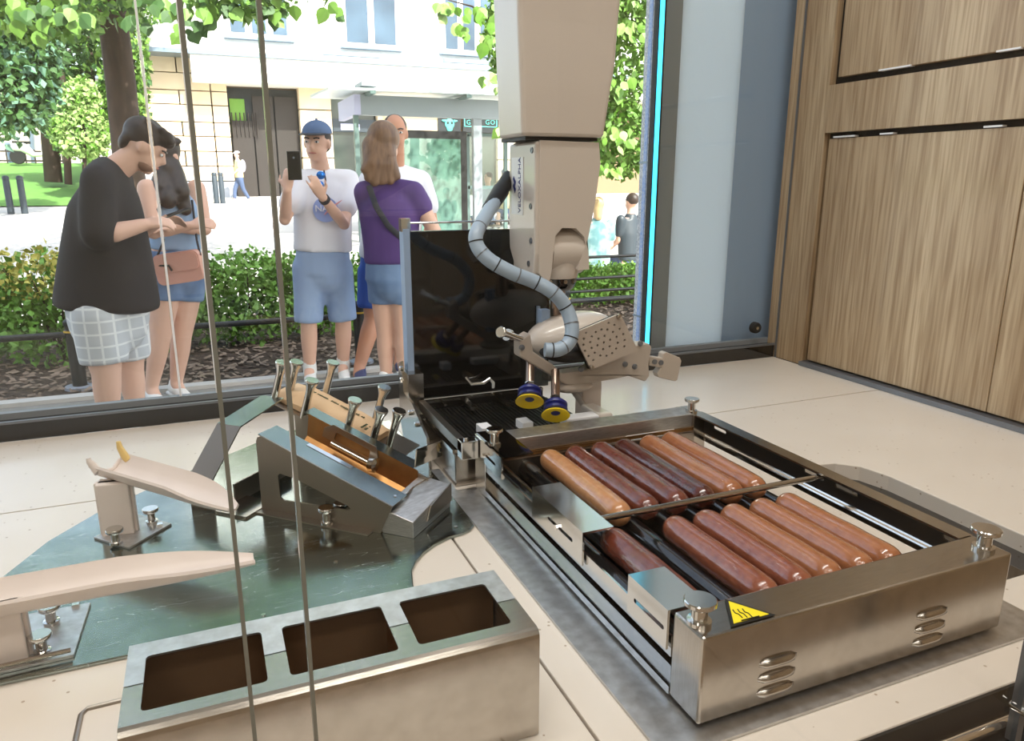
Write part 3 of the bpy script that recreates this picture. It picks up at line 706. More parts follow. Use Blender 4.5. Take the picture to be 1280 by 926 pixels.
for dz in (0,.010):
    MB().hexa([V((.4274,1.017,.388+dz)),V((.4274,1.020,.382+dz)),V((.4274,1.028,.392+dz)),V((.4274,1.025,.396+dz))],[V((.4270,1.017,.388+dz)),V((.4270,1.020,.382+dz)),V((.4270,1.028,.392+dz)),V((.4270,1.025,.396+dz))]).build('emblem','ink_blue', nl)
MB().tube([(.458,.985,.300),(.513,.985,.300)], .034, 32).build('wrist_drum','robot_white', rb)
MB().lathe([(.030,0),(.032,.010),(.029,.034),(.027,.050)], (.480,.985,.262), (0,0,1), 28).build('wrist_cone','robot_white', rb)
MB().lathe([(.022,0),(.0255,.004),(.0275,.010),(.0275,.022),(.0295,.028)], (.480,.985,.244), (0,0,1), 28).build('wrist_flange','black_gloss', rb)
wf = rb.children[-1]
for i in range(8):
    a = 2*pi*i/8; MB().lathe([(.003,0),(.003,.002)], (.480+.0272*cos(a),.985+.0272*sin(a),.258), (cos(a),sin(a),0), 8).build('flange_bolt','steel_dark', wf)
MB().tube([(.482,.985,.190),(.482,.985,.246)], .011, 16).build('tool_shaft','stem_brown', rb)
MB().box((.452,.978,.140),(.466,.992,.215)).build('tool_bracket','panel_blue', rb)
MB().box((.466,.975,.150),(.490,.995,.202)).build('tool_bracket','plinth', rb)

# ---- cable and connector (part of the robot)
cp = [(626,240,1.03),(612,262,.985),(596,290,.945),(597,308,.935),(612,325,.925),(640,341,.915),(668,352,.91),(692,366,.90),(708,386,.895),(715,410,.885),(711,428,.880),(697,437,.878),(681,437,.882)]
P3 = [at(*p) for p in cp]
def spline(P, n=8):
    out = []
    for i in range(len(P)-1):
        a, b, c, d = P[max(i-1,0)], P[i], P[i+1], P[min(i+2,len(P)-1)]
        for k in range(n):
            t = k/n; out.append(.5*((2*b)+(c-a)*t+(2*a-5*b+4*c-d)*t*t+(3*b-a-3*c+d)*t**3))
    return out+[P[-1]]
path = spline(P3)
cbl = MB().tube(path, .0098, 14).build('cable','cable_wrap', rb)
for i in range(14, len(path)-2, 7):
    d = (path[i+1]-path[i-1]).normalized()
    MB().tube([path[i]-d*.0009, path[i]+d*.0009], .0102, 14).build('wrap_band','black_matte' if i % 2 else 'plinth', cbl)
c0, c1 = at(636,222,1.06), at(610,264,.985)
MB().tube([c0, c0.lerp(c1,.35), c0.lerp(c1,.4), c0.lerp(c1,.95)], [.011,.011,.0125,.0105], 16).build('connector','cast_iron', rb)

# ---- gripper head (bolted to the wrist: part of the robot)
GYY = .925
def gp(px, py, Y=GYY): q = at(px, py, Y); return (q.x, q.z)
MB().ball(at(714,418,.975), (.074,.042,.034), 28, 16, Matrix.Rotation(radians(-6),3,'Y')).build('gripper_housing','robot_white', rb)
MB().ball(at(715,438,.945), (.050,.040,.016), 24, 12).build('housing_recess','black_matte', rb)
outl = [(650,426),(663,417),(667,440),(692,456),(703,467),(732,462),(797,431),(811,429),(815,434),(811,455),(812,470),(807,477),(786,470),(768,474),(722,482),(708,481),(660,452),(650,446)]
MB().plate([gp(*p) for p in outl], [], ((0,GYY+.024,0),(1,0,0),(0,0,1)), .024).build('gripper_beam','robot_grey', rb, .002)
gb = rb.children[-1]
MB().ball(at(716,482,.94), (.032,.02,.010), 20, 10).build('beam_belly','robot_grey', gb)
for p in ((652,434),(726,461),(781,455),(793,458),(800,429)):
    q = at(p[0],p[1],GYY); MB().lathe([(.0042,0),(.0042,.0022),(.0028,.003)], q, (0,-1,0), 12).build('beam_screw','plinth', gb)
# perforated plate
PY = .893
cor = [at(718,417,PY),at(775,392,PY),at(797,437,PY),at(738,462,PY)]
Po = cor[0]; pu = (cor[1]-cor[0]); PW = pu.length; pu = pu/PW; pv = V((0,-1,0)).cross(pu).normalized()
if pv.z > 0: pv = -pv
def pp(px, py): d = at(px,py,PY)-Po; return (d.dot(pu), d.dot(pv))
hp = [(481,635),(561,628),(608,607),(667,553),(715,570),(657,607),(758,602),(703,628),(787,645),(462,683),(528,665),(582,683),(634,660),(733,668),(680,692),(800,695),(459,733),(514,712),(628,714),(743,717),(575,738),(526,760),(675,747),(797,747),(471,784),(622,770),(729,765),(553,800),(697,803),(501,827),(598,823),(650,824),(541,860)]
hl = []
for x, y in hp:
    q = pp(660+x/6.614, 320+y/6.614); hl.append(circ(q[0],q[1],.00175,8))
oc = [pp(719.5,415.5),pp(774,392.5),pp(776.5,393.5),pp(796.5,436),pp(795.5,438.5),pp(741,461.5),pp(738,460),pp(718,418.5)]
pf = MB().plate(oc, hl, (Po+V((0,.0036,0)),pu,pv), .0036 if pu.cross(pv).y < 0 else -.0036).build('perforated_plate','robot_grey', rb)
bk = [Po+pu*a+pv*b+V((0,.006,0)) for a, b in (pp(722,419),pp(773,397),pp(795,440),pp(742,464))]
MB().hexa(bk[::-1], [q+V((0,.014,0)) for q in bk][::-1]).build('plate_backing','black_matte', pf)
for p in ((773,395),(739,459)):
    MB().lathe([(.0036,0),(.0036,.003),(.002,.004)], at(p[0],p[1],PY-.0005), (0,-1,0), 10).build('plate_screw','steel_dark', pf)
# right finger
fi = [(814,446),(831,449),(832,443),(836,441),(853,448),(855,452),(850,476),(847,478),(826,473),(824,468),(829,461),(814,458)]
MB().plate([gp(*p) for p in fi], [], ((0,GYY+.020,0),(1,0,0),(0,0,1)), .014).build('finger','robot_grey', rb, .0015)
fg = rb.children[-1]
for p in ((818,452),(826,453)): MB().lathe([(.004,0),(.004,.002)], at(p[0],p[1],GYY+.0055), (0,-1,0), 12).build('finger_screw','plinth', fg)
# clamp screws on the left
a, b = at(652,424,.93), at(626,415,.905)
d = (b-a).normalized()
MB().lathe([(.0045,0),(.0045,(b-a).length-.003),(.0078,(b-a).length-.002),(.0078,(b-a).length+.001),(.0068,(b-a).length+.002)], a, d, 18).build('clamp_screw','steel_bright', rb)
a2, b2 = at(655,426,.945), at(636,419,.93)
MB().lathe([(.0045,0),(.0045,(b2-a2).length-.003),(.0085,(b2-a2).length-.002),(.0085,(b2-a2).length+.004)], a2, (b2-a2), 18).build('clamp_screw','steel_bright', rb)
# suction cups, tipped towards the viewer's side of the counter
ax = V((.30,.66,.69)).normalized()
for (cxp, cyp), Yc in (((662,499),.895),((694.5,516),.872)):
    c = at(cxp,cyp,Yc)
    stem = MB().tube([c+ax*.020, c+ax*.068], .0062, 16).build('suction_stem','stem_brown', rb)
    MB().lathe([(.009,0),(.009,.004),(.0072,.006),(.0072,.009)], c+ax*.017, ax, 6).build('stem_nut','steel_bright', stem)
    MB().lathe([(.012,0),(.0165,.003),(.0168,.006),(.013,.0075),(.0135,.009),(.0165,.011),(.0165,.014),(.0125,.018),(.009,.019)], c, ax, 28).build('bellows','blue_rubber', stem)
    MB().lathe([(.0065,.0018),(.0066,-.0005),(.0145,-.0025),(.0190,-.0045),(.0198,-.004),(.0175,-.0012),(.0125,.001)], c, ax, 32).build('suction_lip','yellow_rubber', stem)
    MB().lathe([(.0062,0),(.0062,.0006)], c-ax*.0008, ax, 20).build('suction_mouth','blue_rubber', stem)
# ================================================================ THE STREET
mat('paving', (150,146,140), .8, noise=((126,122,116), 18, .3))
mat('mulch', (92,74,60), .95, noise=((44,36,30), 30, .2), bump=.6)
mat('mulch_chip', (158,138,120), .9, noise=((92,76,64), 6, .3))
mat('concrete', (205,200,194), .9, noise=((190,186,180), 3, .3))
mat('lawn', (104,150,66), .95, noise=((78,124,50), 4, .3))
mat('leaf', (82,124,44), .55, noise=((122,160,66), 1.3, .25)); mat('leaf_dark', (44,78,34), .6, noise=((72,110,50), 1.1, .25))
mat('leaf_lime', (120,166,62), .5, noise=((92,140,48), 1.5, .25)); mat('leaf_pale', (150,178,104), .55); mat('leaf_yellow', (186,178,84), .6); mat('leaf_blue', (96,134,110), .6)
for k in ('leaf','leaf_dark','leaf_lime','leaf_pale','leaf_yellow','leaf_blue'):
    M[k].node_tree.nodes['Principled BSDF'].inputs['Transmission Weight'].default_value = 0
    M[k].node_tree.nodes['Principled BSDF'].inputs['Subsurface Weight'].default_value = 0
mat('bark', (74,58,48), .9, noise=((46,36,30), 12, .25), bump=.8, scale=(1,1,.3))
mat('rail_paint', (26,30,32), .4); mat('bollard_paint', (52,62,70), .5); mat('yellow_band', (214,170,50), .5)
mat('facade_white', (236,232,226), .8); mat('stone', (230,212,184), .85, noise=((214,190,158), 1.4, .25)); mat('stone_joint', (140,118,92), .9); mat('stone_grey', (150,156,166), .85)
mat('window_frame', (240,240,238), .5); mat('pane_dark', (52,66,80), .06, noise=((92,116,136), .7, .25)); mat('pane_shop', (34,40,42), .08, noise=((70,80,74), .8, .2))
mat('zinc', (130,146,160), .4, .5); mat('gate_iron', (46,40,36), .6); mat('shop_dark', (30,36,38), .5); mat('sign_mint', (84,176,164), .6)
mat('lit_yellow', (222,192,150), .6); mat('shelter_grey', (146,154,158), .45); mat('shelter_frame', (96,118,114), .4); mat('poster', (186,204,196), .35, noise=((128,152,138), 1.6, .2))
mat('roof_glass', (196,208,206), .3); mat('cream_wall', (226,214,194), .85); mat('lilac', (186,186,214), .5)

def gz(y): return GZ if y < 8 else GZ+(y-8)*.045
def strip_ground(name, xa, xb, ys, m, dz=0.):
    mb = MB(); vs = []
    for y in ys: vs += [(xa,y,gz(y)+dz),(xb,y,gz(y)+dz)]
    return struct(mb.add(vs, [(2*i,2*i+1,2*i+3,2*i+2) for i in range(len(ys)-1)]).build(name, m))
strip_ground('ground_pavement', -12, 14, [1.40,3,4.95], 'paving')
strip_ground('ground_bed', -12, 14, [4.95,6,7.6], 'mulch')
strip_ground('ground_sidewalk', -40, 60, [7.6,8,14,20,26,60], 'concrete')
lw = MB().add([(-40,22,gz(22)+.03),(-2.2,22,gz(22)+.03),(-2.2,34,1.05),(-40,34,1.05)], [(0,1,2,3)]).build('ground_lawn','lawn'); struct(lw)
MB().box((-12,4.88,GZ-.02),(14,4.97,GZ+.025)).build('kerb','concrete', bpy.data.objects['ground_bed'])
# wood chips on the bed: nobody could count them
rnd = random.Random(5); mb = MB()
for i in range(5200):
    x, y = rnd.uniform(-2.4,4.6), rnd.uniform(4.98,7.0); a = rnd.random()*pi; l, w_ = rnd.uniform(.012,.04), rnd.uniform(.005,.014); tz = rnd.uniform(-.4,.4)
    dx, dy = cos(a)*l, sin(a)*l; ex, ey = -sin(a)*w_, cos(a)*w_; z = GZ+rnd.uniform(.003,.022)
    mb.add([(x-dx-ex,y-dy-ey,z-tz*l*.4),(x+dx-ex,y+dy-ey,z+tz*l*.4),(x+dx+ex,y+dy+ey,z+.008+tz*l*.4),(x-dx+ex,y-dy+ey,z+.004-tz*l*.4)], [(0,1,2,3)])
o = mb.build('bark_mulch','mulch_chip'); o['kind'] = 'stuff'; o['label'] = 'brown bark chips covering the planting bed outside'; o['category'] = 'mulch'

# ---------------------------------------------------------------- leaves
def leaf_pts(c, d, n_, L, W):
    s_ = d.cross(n_).normalized()
    return [c, c+d*L*.35+s_*W*.5+n_*W*.12, c+d*L, c+d*L*.35-s_*W*.5+n_*W*.12], [(0,1,2),(0,2,3)]
def rand_dir(r): 
    while True:
        v = V((r.uniform(-1,1),r.uniform(-1,1),r.uniform(-1,1)))
        if .05 < v.length < 1: return v.normalized()
def foliage(name, blobs, n, L, m, parent, seed, shell=.55):
    """blobs: (centre, (rx,ry,rz), weight)"""
    r = random.Random(seed); mb = MB(); tot = sum(b[2] for b in blobs)
    for c, rad, wt in blobs:
        for i in range(int(n*wt/tot)):
            d = rand_dir(r); k = r.uniform(shell,1)**.6
            p = V(c)+V((d.x*rad[0],d.y*rad[1],d.z*rad[2]))*k*r.uniform(.85,1.1)
            dd = (rand_dir(r)+V((0,0,-.5))).normalized(); nn = rand_dir(r); l = L*r.uniform(.6,1.3)
            mb.add(*leaf_pts(p, dd, nn, l, l*.75))
    o = mb.build(name, m, parent); o['kind'] = 'stuff'; return o
def tree(name, label, base, top, r0, r1, blobs, n, L, m, m2=None, seed=1, branches=(), group=None):
    t = thing(name, label, 'tree', base, group)
    mid = V(base).lerp(V(top), .5)+V((.03,0,0))
    MB().tube([V(base)-V((0,0,.02)), mid, V(top)], [r0,(r0+r1)/2,r1], 12).build('trunk','bark', t)
    for a, b, rr in branches: MB().tube([a, V(a).lerp(V(b),.5)+V((0,0,.06)), b], [rr,rr*.7,rr*.35], 8).build('branch','bark', t)
    if blobs:
        foliage('foliage', blobs, n, L, m, t, seed)
        if m2: foliage('foliage', blobs, n//3, L, m2, t, seed+50)
    return t
# big near tree (trunk left of the window centre), crown above the view with hanging twigs
tb = at(152,165,11.5); tb.z = gz(11.5); tt = at(132,-40,11.5); tt = tb+(tt-tb)*1.25
big = tree('street_tree', 'big dark-trunked lime tree with leafy twigs hanging over the street', tb, tt, .20, .165,
  [(at(60,-30,10.5),(1.1,1.0,.55),2),(at(250,-60,10.5),(1.6,1.0,.55),2),(at(330,-70,9),(1.2,.8,.5),1),(at(30,10,10.5),(.55,.6,.35),1.2),(at(120,12,12.5),(.5,.5,.3),.8),(at(300,-8,8.6),(.5,.4,.22),.7),(V((-1.5,8.5,4.6)),(2.6,1.8,1.1),5),(V((1.2,8.2,5.0)),(2.2,1.6,1.1),4)], 8200, .12,'leaf','leaf_dark', 11,
  [(tt,at(300,-60,9),.08),(tt,at(40,-40,10.5),.08),(tb.lerp(tt,.93),at(230,-20,8.8),.05),(at(230,-20,8.8),at(345,8,8.6),.02)])
# leaf used singly
lm = MB()
outl_ = [(0,0),(.28,.10),(.48,.34),(.46,.62),(.22,.86),(0,1.12),(-.22,.86),(-.46,.62),(-.48,.34),(-.28,.10)]
lm.add([V((x,y,.10*abs(x))) for x, y in outl_]+[V((0,.5,-.02))], [(i,(i+1)%10,10) for i in range(10)], True)
leaf_proto = {}
def single_leaves(spots, L, Y, parent, seed, mats):
    r = random.Random(seed)
    for px, py, sp, n in spots:
        for i in range(n):
            m = r.choice(mats)
            if m not in leaf_proto:
                me = bpy.data.meshes.new('leaf'); me.from_pydata([tuple(p) for p in lm.v], [], lm.f); me.materials.append(M[m]); leaf_proto[m] = me
            o = bpy.data.objects.new('leaf', leaf_proto[m]); C.objects.link(o)
            p = at(px+r.gauss(0,sp), py+r.gauss(0,sp*.7), Y+r.uniform(-.25,.25)); l = L*r.uniform(.7,1.25)
            R = Matrix.Rotation(r.uniform(-.9,.9),4,'Y') @ Matrix.Rotation(-pi/2+r.uniform(-.5,.3),4,'X') @ Matrix.Rotation(r.uniform(-.6,.6),4,'Y')
            o.matrix_basis = Matrix.Translation(p) @ R @ Matrix.Scale(l,4); child(o, parent)
single_leaves([(20,8,16,14),(60,14,20,18),(95,18,12,10),(200,4,10,8),(228,12,12,12),(262,10,12,10),(300,4,12,12),(335,6,12,10),(355,12,6,5),(232,36,6,5),(405,6,5,3),(420,12,4,2),(176,20,8,4)], .13, 8.6, big, 3, ['leaf','leaf','leaf_dark','leaf_dark'])
# tree at the right, mostly behind the robot
rt_b = at(705,330,9.0); rt_b.z = gz(9.0); rt_t = V((rt_b.x+.1,9.0,3.6))
rtree = tree('street_tree', 'bright leafy tree beyond the robot arm, twigs reaching past its left side', rt_b, rt_t, .12, .09,
  [(at(770,60,9),(.55,.7,.75),3),(at(775,170,9),(.42,.5,.55),2.2),(at(700,20,9.3),(1.0,.7,.8),3),(at(765,-40,8.6),(.9,.6,.6),2),(at(628,40,8.7),(.22,.3,.5),.7),(V((5.4,8.6,4.8)),(2.2,1.6,1.2),4),(V((3.0,8.2,5.0)),(1.6,1.4,.9),2.5)], 8600, .10,'leaf','leaf_lime', 23,
  [(V((rt_b.x+.05,9,1.6)),at(765,90,9),.05),(V((rt_b.x+.07,9,2.4)),at(620,30,8.7),.04),(at(620,30,8.7),at(560,0,8.7),.015)])
single_leaves([(560,6,9,9),(590,12,9,9),(575,32,8,7),(612,45,8,10),(622,20,8,10),(634,72,6,7),(612,92,5,4),(627,105,5,4),(632,160,4,3),(785,30,12,14),(775,110,14,16),(770,170,12,14),(760,215,9,8)], .13, 8.4, rtree, 9, ['leaf_lime','leaf_lime','leaf','leaf_pale'])
# trees in the park at the left
def pt(px, py, Y): return at(px,py,Y)
def grd(px, Y):
    p = at(px,220,Y); p.z = gz(Y) if Y < 22 else .25+(Y-24)*.06; return p
tree('park_tree','dark bluish park tree with drooping crown in front of the cream house', grd(-25,19), pt(-25,40,19), .16, .1,
  [(pt(0,60,19),(1.1,1.0,1.1),2),(pt(14,110,19),(.8,.8,.9),2),(pt(35,60,19.5),(.7,.8,.9),1.2),(pt(-30,130,18.5),(1.1,1,.8),1)], 4200, .17,'leaf_dark','leaf_blue', 31)
tree('park_tree','slender dark trunk with thin crown behind the lawn', grd(66,26), pt(44,25,26), .24, .16,
  [(pt(60,60,26),(1.5,1,1.0),1.5),(pt(75,120,26),(.9,.8,1.1),1)], 1500, .2,'leaf_dark','leaf', 33, [(pt(55,100,26),pt(90,60,26),.06)])
tree('park_tree','thin bare stem beside the pale green sapling', grd(84,25), pt(76,70,25), .10, .06, [(pt(80,150,25),(.6,.6,.9),1)], 700, .16,'leaf_dark', None, 35, [(pt(80,110,25),pt(66,70,25),.04)])
tree('park_tree','pale yellow-green sapling on the lawn by the big trunk', grd(103,23), pt(103,120,23), .06, .03,
  [(pt(103,125,23),(.45,.45,.6),1),(pt(100,165,23),(.75,.6,.7),1.4)], 2200, .14,'leaf_pale','leaf_lime', 37)
tree('park_tree','tall green tree filling the gap between big trunk and corner building', grd(160,23.6), pt(160,30,23.6), .2, .14,
  [(pt(158,50,23.6),(.55,.8,1.6),2),(pt(155,125,23.6),(.6,.8,1.2),2),(pt(160,-30,23.6),(1.3,1,1.2),1.2)], 3600, .17,'leaf','leaf_dark', 39)
tree('park_tree','grey-stemmed tree among the park trees behind the sapling', grd(118,27), pt(108,20,27), .17, .1, [(pt(112,150,27),(.7,.7,1.0),1),(pt(120,40,28),(1.0,.8,.9),1)], 1700, .2,'leaf', None, 41, [(pt(112,60,27),pt(128,20,27),.06),(pt(112,80,27),pt(96,30,27),.05)])

# ---------------------------------------------------------------- hedge shrubs
def shrub(c, rx, ry, h, label, n, m1, m2, seed, grp='hedge shrubs behind the railing', L=.055):
    c = V(c); c.z = gz(c.y); t = thing('hedge_shrub', label, 'shrub', c, grp)
    st = MB(); r = random.Random(seed)
    for i in range(7):
        a = r.uniform(0,6.28); st.tube([c-V((0,0,.01)), c+V((cos(a)*rx*.3,sin(a)*ry*.3,h*.5)), c+V((cos(a)*rx*.7,sin(a)*ry*.7,h*.85))], [.010,.007,.003], 6)
    st.build('stems','bark', t)
    bl = [(c+V((0,0,h*.62)),(rx,ry,h*.42),1.6),(c+V((-rx*.5,-ry*.2,h*.42)),(rx*.6,ry*.8,h*.4),1),(c+V((rx*.5,-ry*.2,h*.45)),(rx*.6,ry*.8,h*.4),1),(c+V((0,-ry*.3,h*.28)),(rx*.8,ry*.7,h*.28),.8)]
    foliage('foliage', bl, n, L, m1, t, seed, .25); foliage('foliage', [(c+V((0,0,h*.78)),(rx*.95,ry,h*.26),1)], n//3, L*.9, m2, t, seed+9, .3)
hs = [(-1.55,6.3,.42,.4,.78,'leaf','leaf_yellow','yellow-tipped green shrub at the end of the railing'),
 (-1.0,6.1,.42,.4,.80,'leaf_lime','leaf_yellow','light green shrub behind the black railing post'),
 (-.35,6.25,.42,.42,.80,'leaf','leaf_yellow','green shrub behind the man in the black shirt'),
 (.30,6.3,.42,.42,.74,'leaf','leaf_lime','dense green shrub between the couple and the boy'),
 (.85,6.35,.40,.4,.72,'leaf_lime','leaf','bright green shrub just beside the boy in the cap'),
 (1.5,6.4,.42,.4,.70,'leaf','leaf_lime','green shrub behind the boy and the purple shirt'),
 (2.2,6.6,.45,.4,.68,'leaf','leaf_lime','green shrub behind the black grill lid')]
for i, (x, y, rx, ry, h, m1, m2, l) in enumerate(hs): shrub((x,y,0), rx, ry, h, l, 2000, m1, m2, 60+i)
for i, (px, l) in enumerate(((735,'low clipped shrub beside the robot wrist, below the seated pair'),(780,'low clipped shrub against the granite pillar, below the seated pair'),(690,'low clipped shrub hidden partly by the robot forearm'))):
    p = at(px,372,6.9); shrub((p.x,6.9,0), .34,.3,.42, l, 1300, 'leaf_lime','leaf', 80+i)

# ---------------------------------------------------------------- railing
rl = thing('bed_railing', 'low black tubular railing along the planting bed, round-topped posts', 'railing', (0,5.3,GZ))
MB().tube([(-4.0,5.2,-.52),(4.4,5.2,-.53)], .020, 10).build('rail','rail_paint', rl)
for x in (-2.4,-.795,.98,2.6):
    p = MB().lathe([(.042,0),(.042,.355),(.048,.36),(.048,.375),(.036,.38),(.036,.392),(.046,.41),(.044,.43),(.026,.446),(.006,.45)], (x,5.2,GZ), n=18).build('post','rail_paint', rl)
    MB().lathe([(.0485,0),(.0485,.012)], (x,5.2,GZ+.362), n=18).build('yellow_ring','yellow_band', p)
    MB().lathe([(.09,0),(.085,.018),(.05,.02)], (x,5.2,GZ), n=16).build('foot_flange','stone_grey', p)
rr = thing('bed_railing', 'dark railing with three bars in front of the seated pair', 'railing', (4,6.2,GZ))
for z in (-.30,-.50,-.62): MB().tube([(2.7,6.2,z),(5.6,6.2,z)], .014, 8).build('rail','rail_paint', rr)
for x in (2.75,4.6): MB().tube([(x,6.2,GZ),(x,6.2,-.27)], .022, 10).build('post','rail_paint', rr)

# ---------------------------------------------------------------- granite pillar just outside the glass
gpil = thing('granite_pillar', 'speckled granite pillar with painted blue reflections outside the window', 'pillar', (.90,1.45,GZ))
xb = .8845; yb_ = 1.44*xb/at(800,200,1.44).x
MB().box((xb,1.366,GZ),(xb+.0055,yb_,1.897)).build('shaft','granite', gpil)
wd = yb_-1.366
for a, b in ((.10,.38),(.48,.72)): MB().box((xb-.0012,1.366+wd*a,GZ),(xb,1.366+wd*b,1.897)).build('blue_reflection','granite_reflect', gpil)  # thin strips painting the blue reflections on the pillar
for z in (.435,.105): MB().box((xb-.002,1.366,z),(xb-.0012,yb_,z+.004)).build('joint','zinc', gpil)

# ---------------------------------------------------------------- bollards
for i, (px, py, l) in enumerate(((14,266,'dark grey bollard at the edge of the lawn, standing nearer the road'),(29,252,'dark grey bollard close to the lawn, beside a taller one'),(271,254,'dark bollard at the building corner, left one of a pair'),(279,256,'dark bollard at the building corner, right one of a pair'))):
    Yb = 20 if i < 2 else 22.5; p = at(px,py,Yb); p.z = gz(Yb)
    o = MB().lathe([(.07,0),(.07,.72),(.062,.74),(.07,.75),(.07,.80),(.05,.83),(.01,.84)], p, n=14).build('bollard','bollard_paint'); tag(o, l, 'bollard', 'bollards across the street')

# ---------------------------------------------------------------- corner building
FY = 25.0
def fx(px, py=100, Y=FY): return at(px,py,Y).x
def fzp(py, px=400, Y=FY): return at(px,py,Y).z
bd = thing('corner_building', 'white office building with stone ground floor across the street', 'building', (8,FY+3,gz(FY)))
XL, XR = fx(181), 24.0
zb, zt = fzp(71,300), 11.0
MB().box((XL,FY,zb),(XR,FY+7,zt)).build('upper_wall','facade_white', bd)
MB().box((XL,FY+.5,gz(FY)-.3),(XR,FY+7,zb)).build('lower_wall','stone_joint', bd)
MB().box((fx(240),FY-.8,fzp(106,300)),(XR,FY+.6,fzp(76,300))).build('fascia','facade_white', bd)
MB().box((XL-.1,FY-.9,fzp(76,300)),(XR,FY+.1,zb)).build('cornice','zinc', bd)
for pa, pb in ((400,468),(545,600)):
    MB().box((fx(pa),FY-.95,fzp(77,450)),(fx(pb),FY-.8,fzp(72,450))).build('vent_grille','zinc', bd)
ys = [62,90,112,130,152,170,189,208,227]
for i in range(len(ys)-1):
    z1_, z0_ = fzp(ys[i],200), fzp(ys[i+1],200)
    cut = 232 if i % 2 else 222
    for a, b in ((181,cut),(cut+.6,262),(262.6,283)):
        MB().box((fx(a),FY,z0_+.025),(fx(b)-.02,FY+.5,z1_)).build('stone_block','stone', bd, .015)
MB().box((XL,FY-.05,gz(FY)-.2),(fx(283),FY+.5,fzp(227,200))).build('plinth','stone_grey', bd)
for a, b in ((372,412),(470,548),(622,720)):
    for i in range(4):
        z1_ = fzp(108+i*30,400); z0_ = fzp(108+(i+1)*30,400); MB().box((fx(a),FY,z0_+.03),(fx(b),FY+.5,z1_)).build('stone_block','stone', bd, .015)
# entrance with gate
MB().box((fx(283),FY+.42,gz(FY)-.2),(fx(372),FY+.5,fzp(108,300))).build('entrance_back','shop_dark', bd)
gt = MB().box((fx(285),FY+.25,gz(FY)),(fx(312),FY+.30,fzp(150,300))).build('gate','gate_iron', bd)
MB().box((fx(285),FY+.38,fzp(165,300)),(fx(304),FY+.415,fzp(122,300))).build('courtyard_opening','leaf_lime', bd)
for i in range(7): xx = fx(286)+i*.12; MB().tube([(xx,FY+.22,fzp(170,300)),(xx,FY+.22,fzp(140,300))], .02, 6).build('gate_bar','gate_iron', gt)
for a, b in ((314,340),(342,370)): MB().box((fx(a),FY+.3,gz(FY)),(fx(b),FY+.36,fzp(118,300))).build('door_leaf','gate_iron', bd)
# shop front
sf = MB().box((fx(414),FY+.3,gz(FY)-.2),(fx(472),FY+.5,fzp(112,430))).build('shop_window','pane_shop', bd)
MB().box((fx(414),FY+.2,fzp(164,430)),(fx(470),FY+.3,fzp(148,430))).build('shop_sign','bollard_paint', bd)
MB().box((fx(424),FY+.17,fzp(162,430)),(fx(448),FY+.2,fzp(154,430))).build('sign_band','lilac', bd.children[-1])
MB().box((fx(478),FY-.06,fzp(166,500)),(fx(545),FY,fzp(146,500))).build('lit_band','lit_yellow', bd)  # pale tan paints the glow of the lit yellow band
MB().box((fx(545),FY-.10,fzp(166,560)),(fx(574),FY,fzp(144,560))).build('emblem_sign','shop_dark', bd)
es = bd.children[-1]; ec = V(((fx(545)+fx(574))/2,FY-.12,fzp(155,560)))
MB().ball(ec, (.17,.03,.17), 14, 8).build('emblem','sign_mint', es); MB().ball(ec-V((0,0,.14)), (.11,.03,.11), 10, 6).build('emblem','sign_mint', es)
for s_ in (-1,1):
    MB().ball(ec+V((s_*.07,-.03,.03)), (.04,.012,.045), 8, 6).build('emblem_eye','shop_dark', es)
    MB().tube([ec+V((s_*.14,0,.09)), ec+V((s_*.27,0,.10))], [.05,.02], 8).build('emblem_ear','sign_mint', es)
MB().box((fx(576.5),FY-.10,fzp(166,600)),(fx(622),FY,fzp(144,600))).build('name_sign','shop_dark', bd)
ns = bd.children[-1]
text('lettering','GR', (fx(580.5),FY-.12,fzp(156,585)), (1,0,0), (0,0,1), .22,'sign_mint', ns, ext=.01, w=1.15)
text('lettering','GO', (fx(604.5),FY-.12,fzp(156,610)), (1,0,0), (0,0,1), .22,'sign_mint', ns, ext=.01, w=1.15)
for za_ in (fzp(158.5,600),fzp(149,600)): MB().box((fx(578),FY-.12,za_-.015),(fx(619),FY-.10,za_+.015)).build('sign_border','sign_mint', ns)
for xp in (578,618.5): MB().box((fx(xp),FY-.12,fzp(158.5,600)),(fx(xp)+.03,FY-.10,fzp(149,600))).build('sign_border','sign_mint', ns)
MB().box((fx(548),FY+.2,gz(FY)),(fx(622),FY+.5,fzp(167,600))).build('shop_window','pane_shop', bd)
# upper windows
def win(pa, pb, ya, yb, n):
    xa, xb, za, zb_ = fx(pa,30), fx(pb,30), fzp(yb,(pa+pb)/2), fzp(ya,(pa+pb)/2)
    f = MB().box((xa,FY-.10,za),(xb,FY,zb_)).build('window','window_frame', bd); ww = (xb-xa)/n
    MB().box((xa-.1,FY-.2,za-.07),(xb+.1,FY,za)).build('window_sill','zinc', f)
    for i in range(n): MB().box((xa+ww*i+.10,FY-.115,za+.12),(xa+ww*(i+1)-.10,FY-.10,zb_-.1)).build('pane','pane_dark', f)
for a in ((283,362,-45,48,3),(428,497,-45,60,2),(552,617,-38,68,3),(690,760,-34,76,3)): win(*a)
for pa, pb in ((150,181),): pass
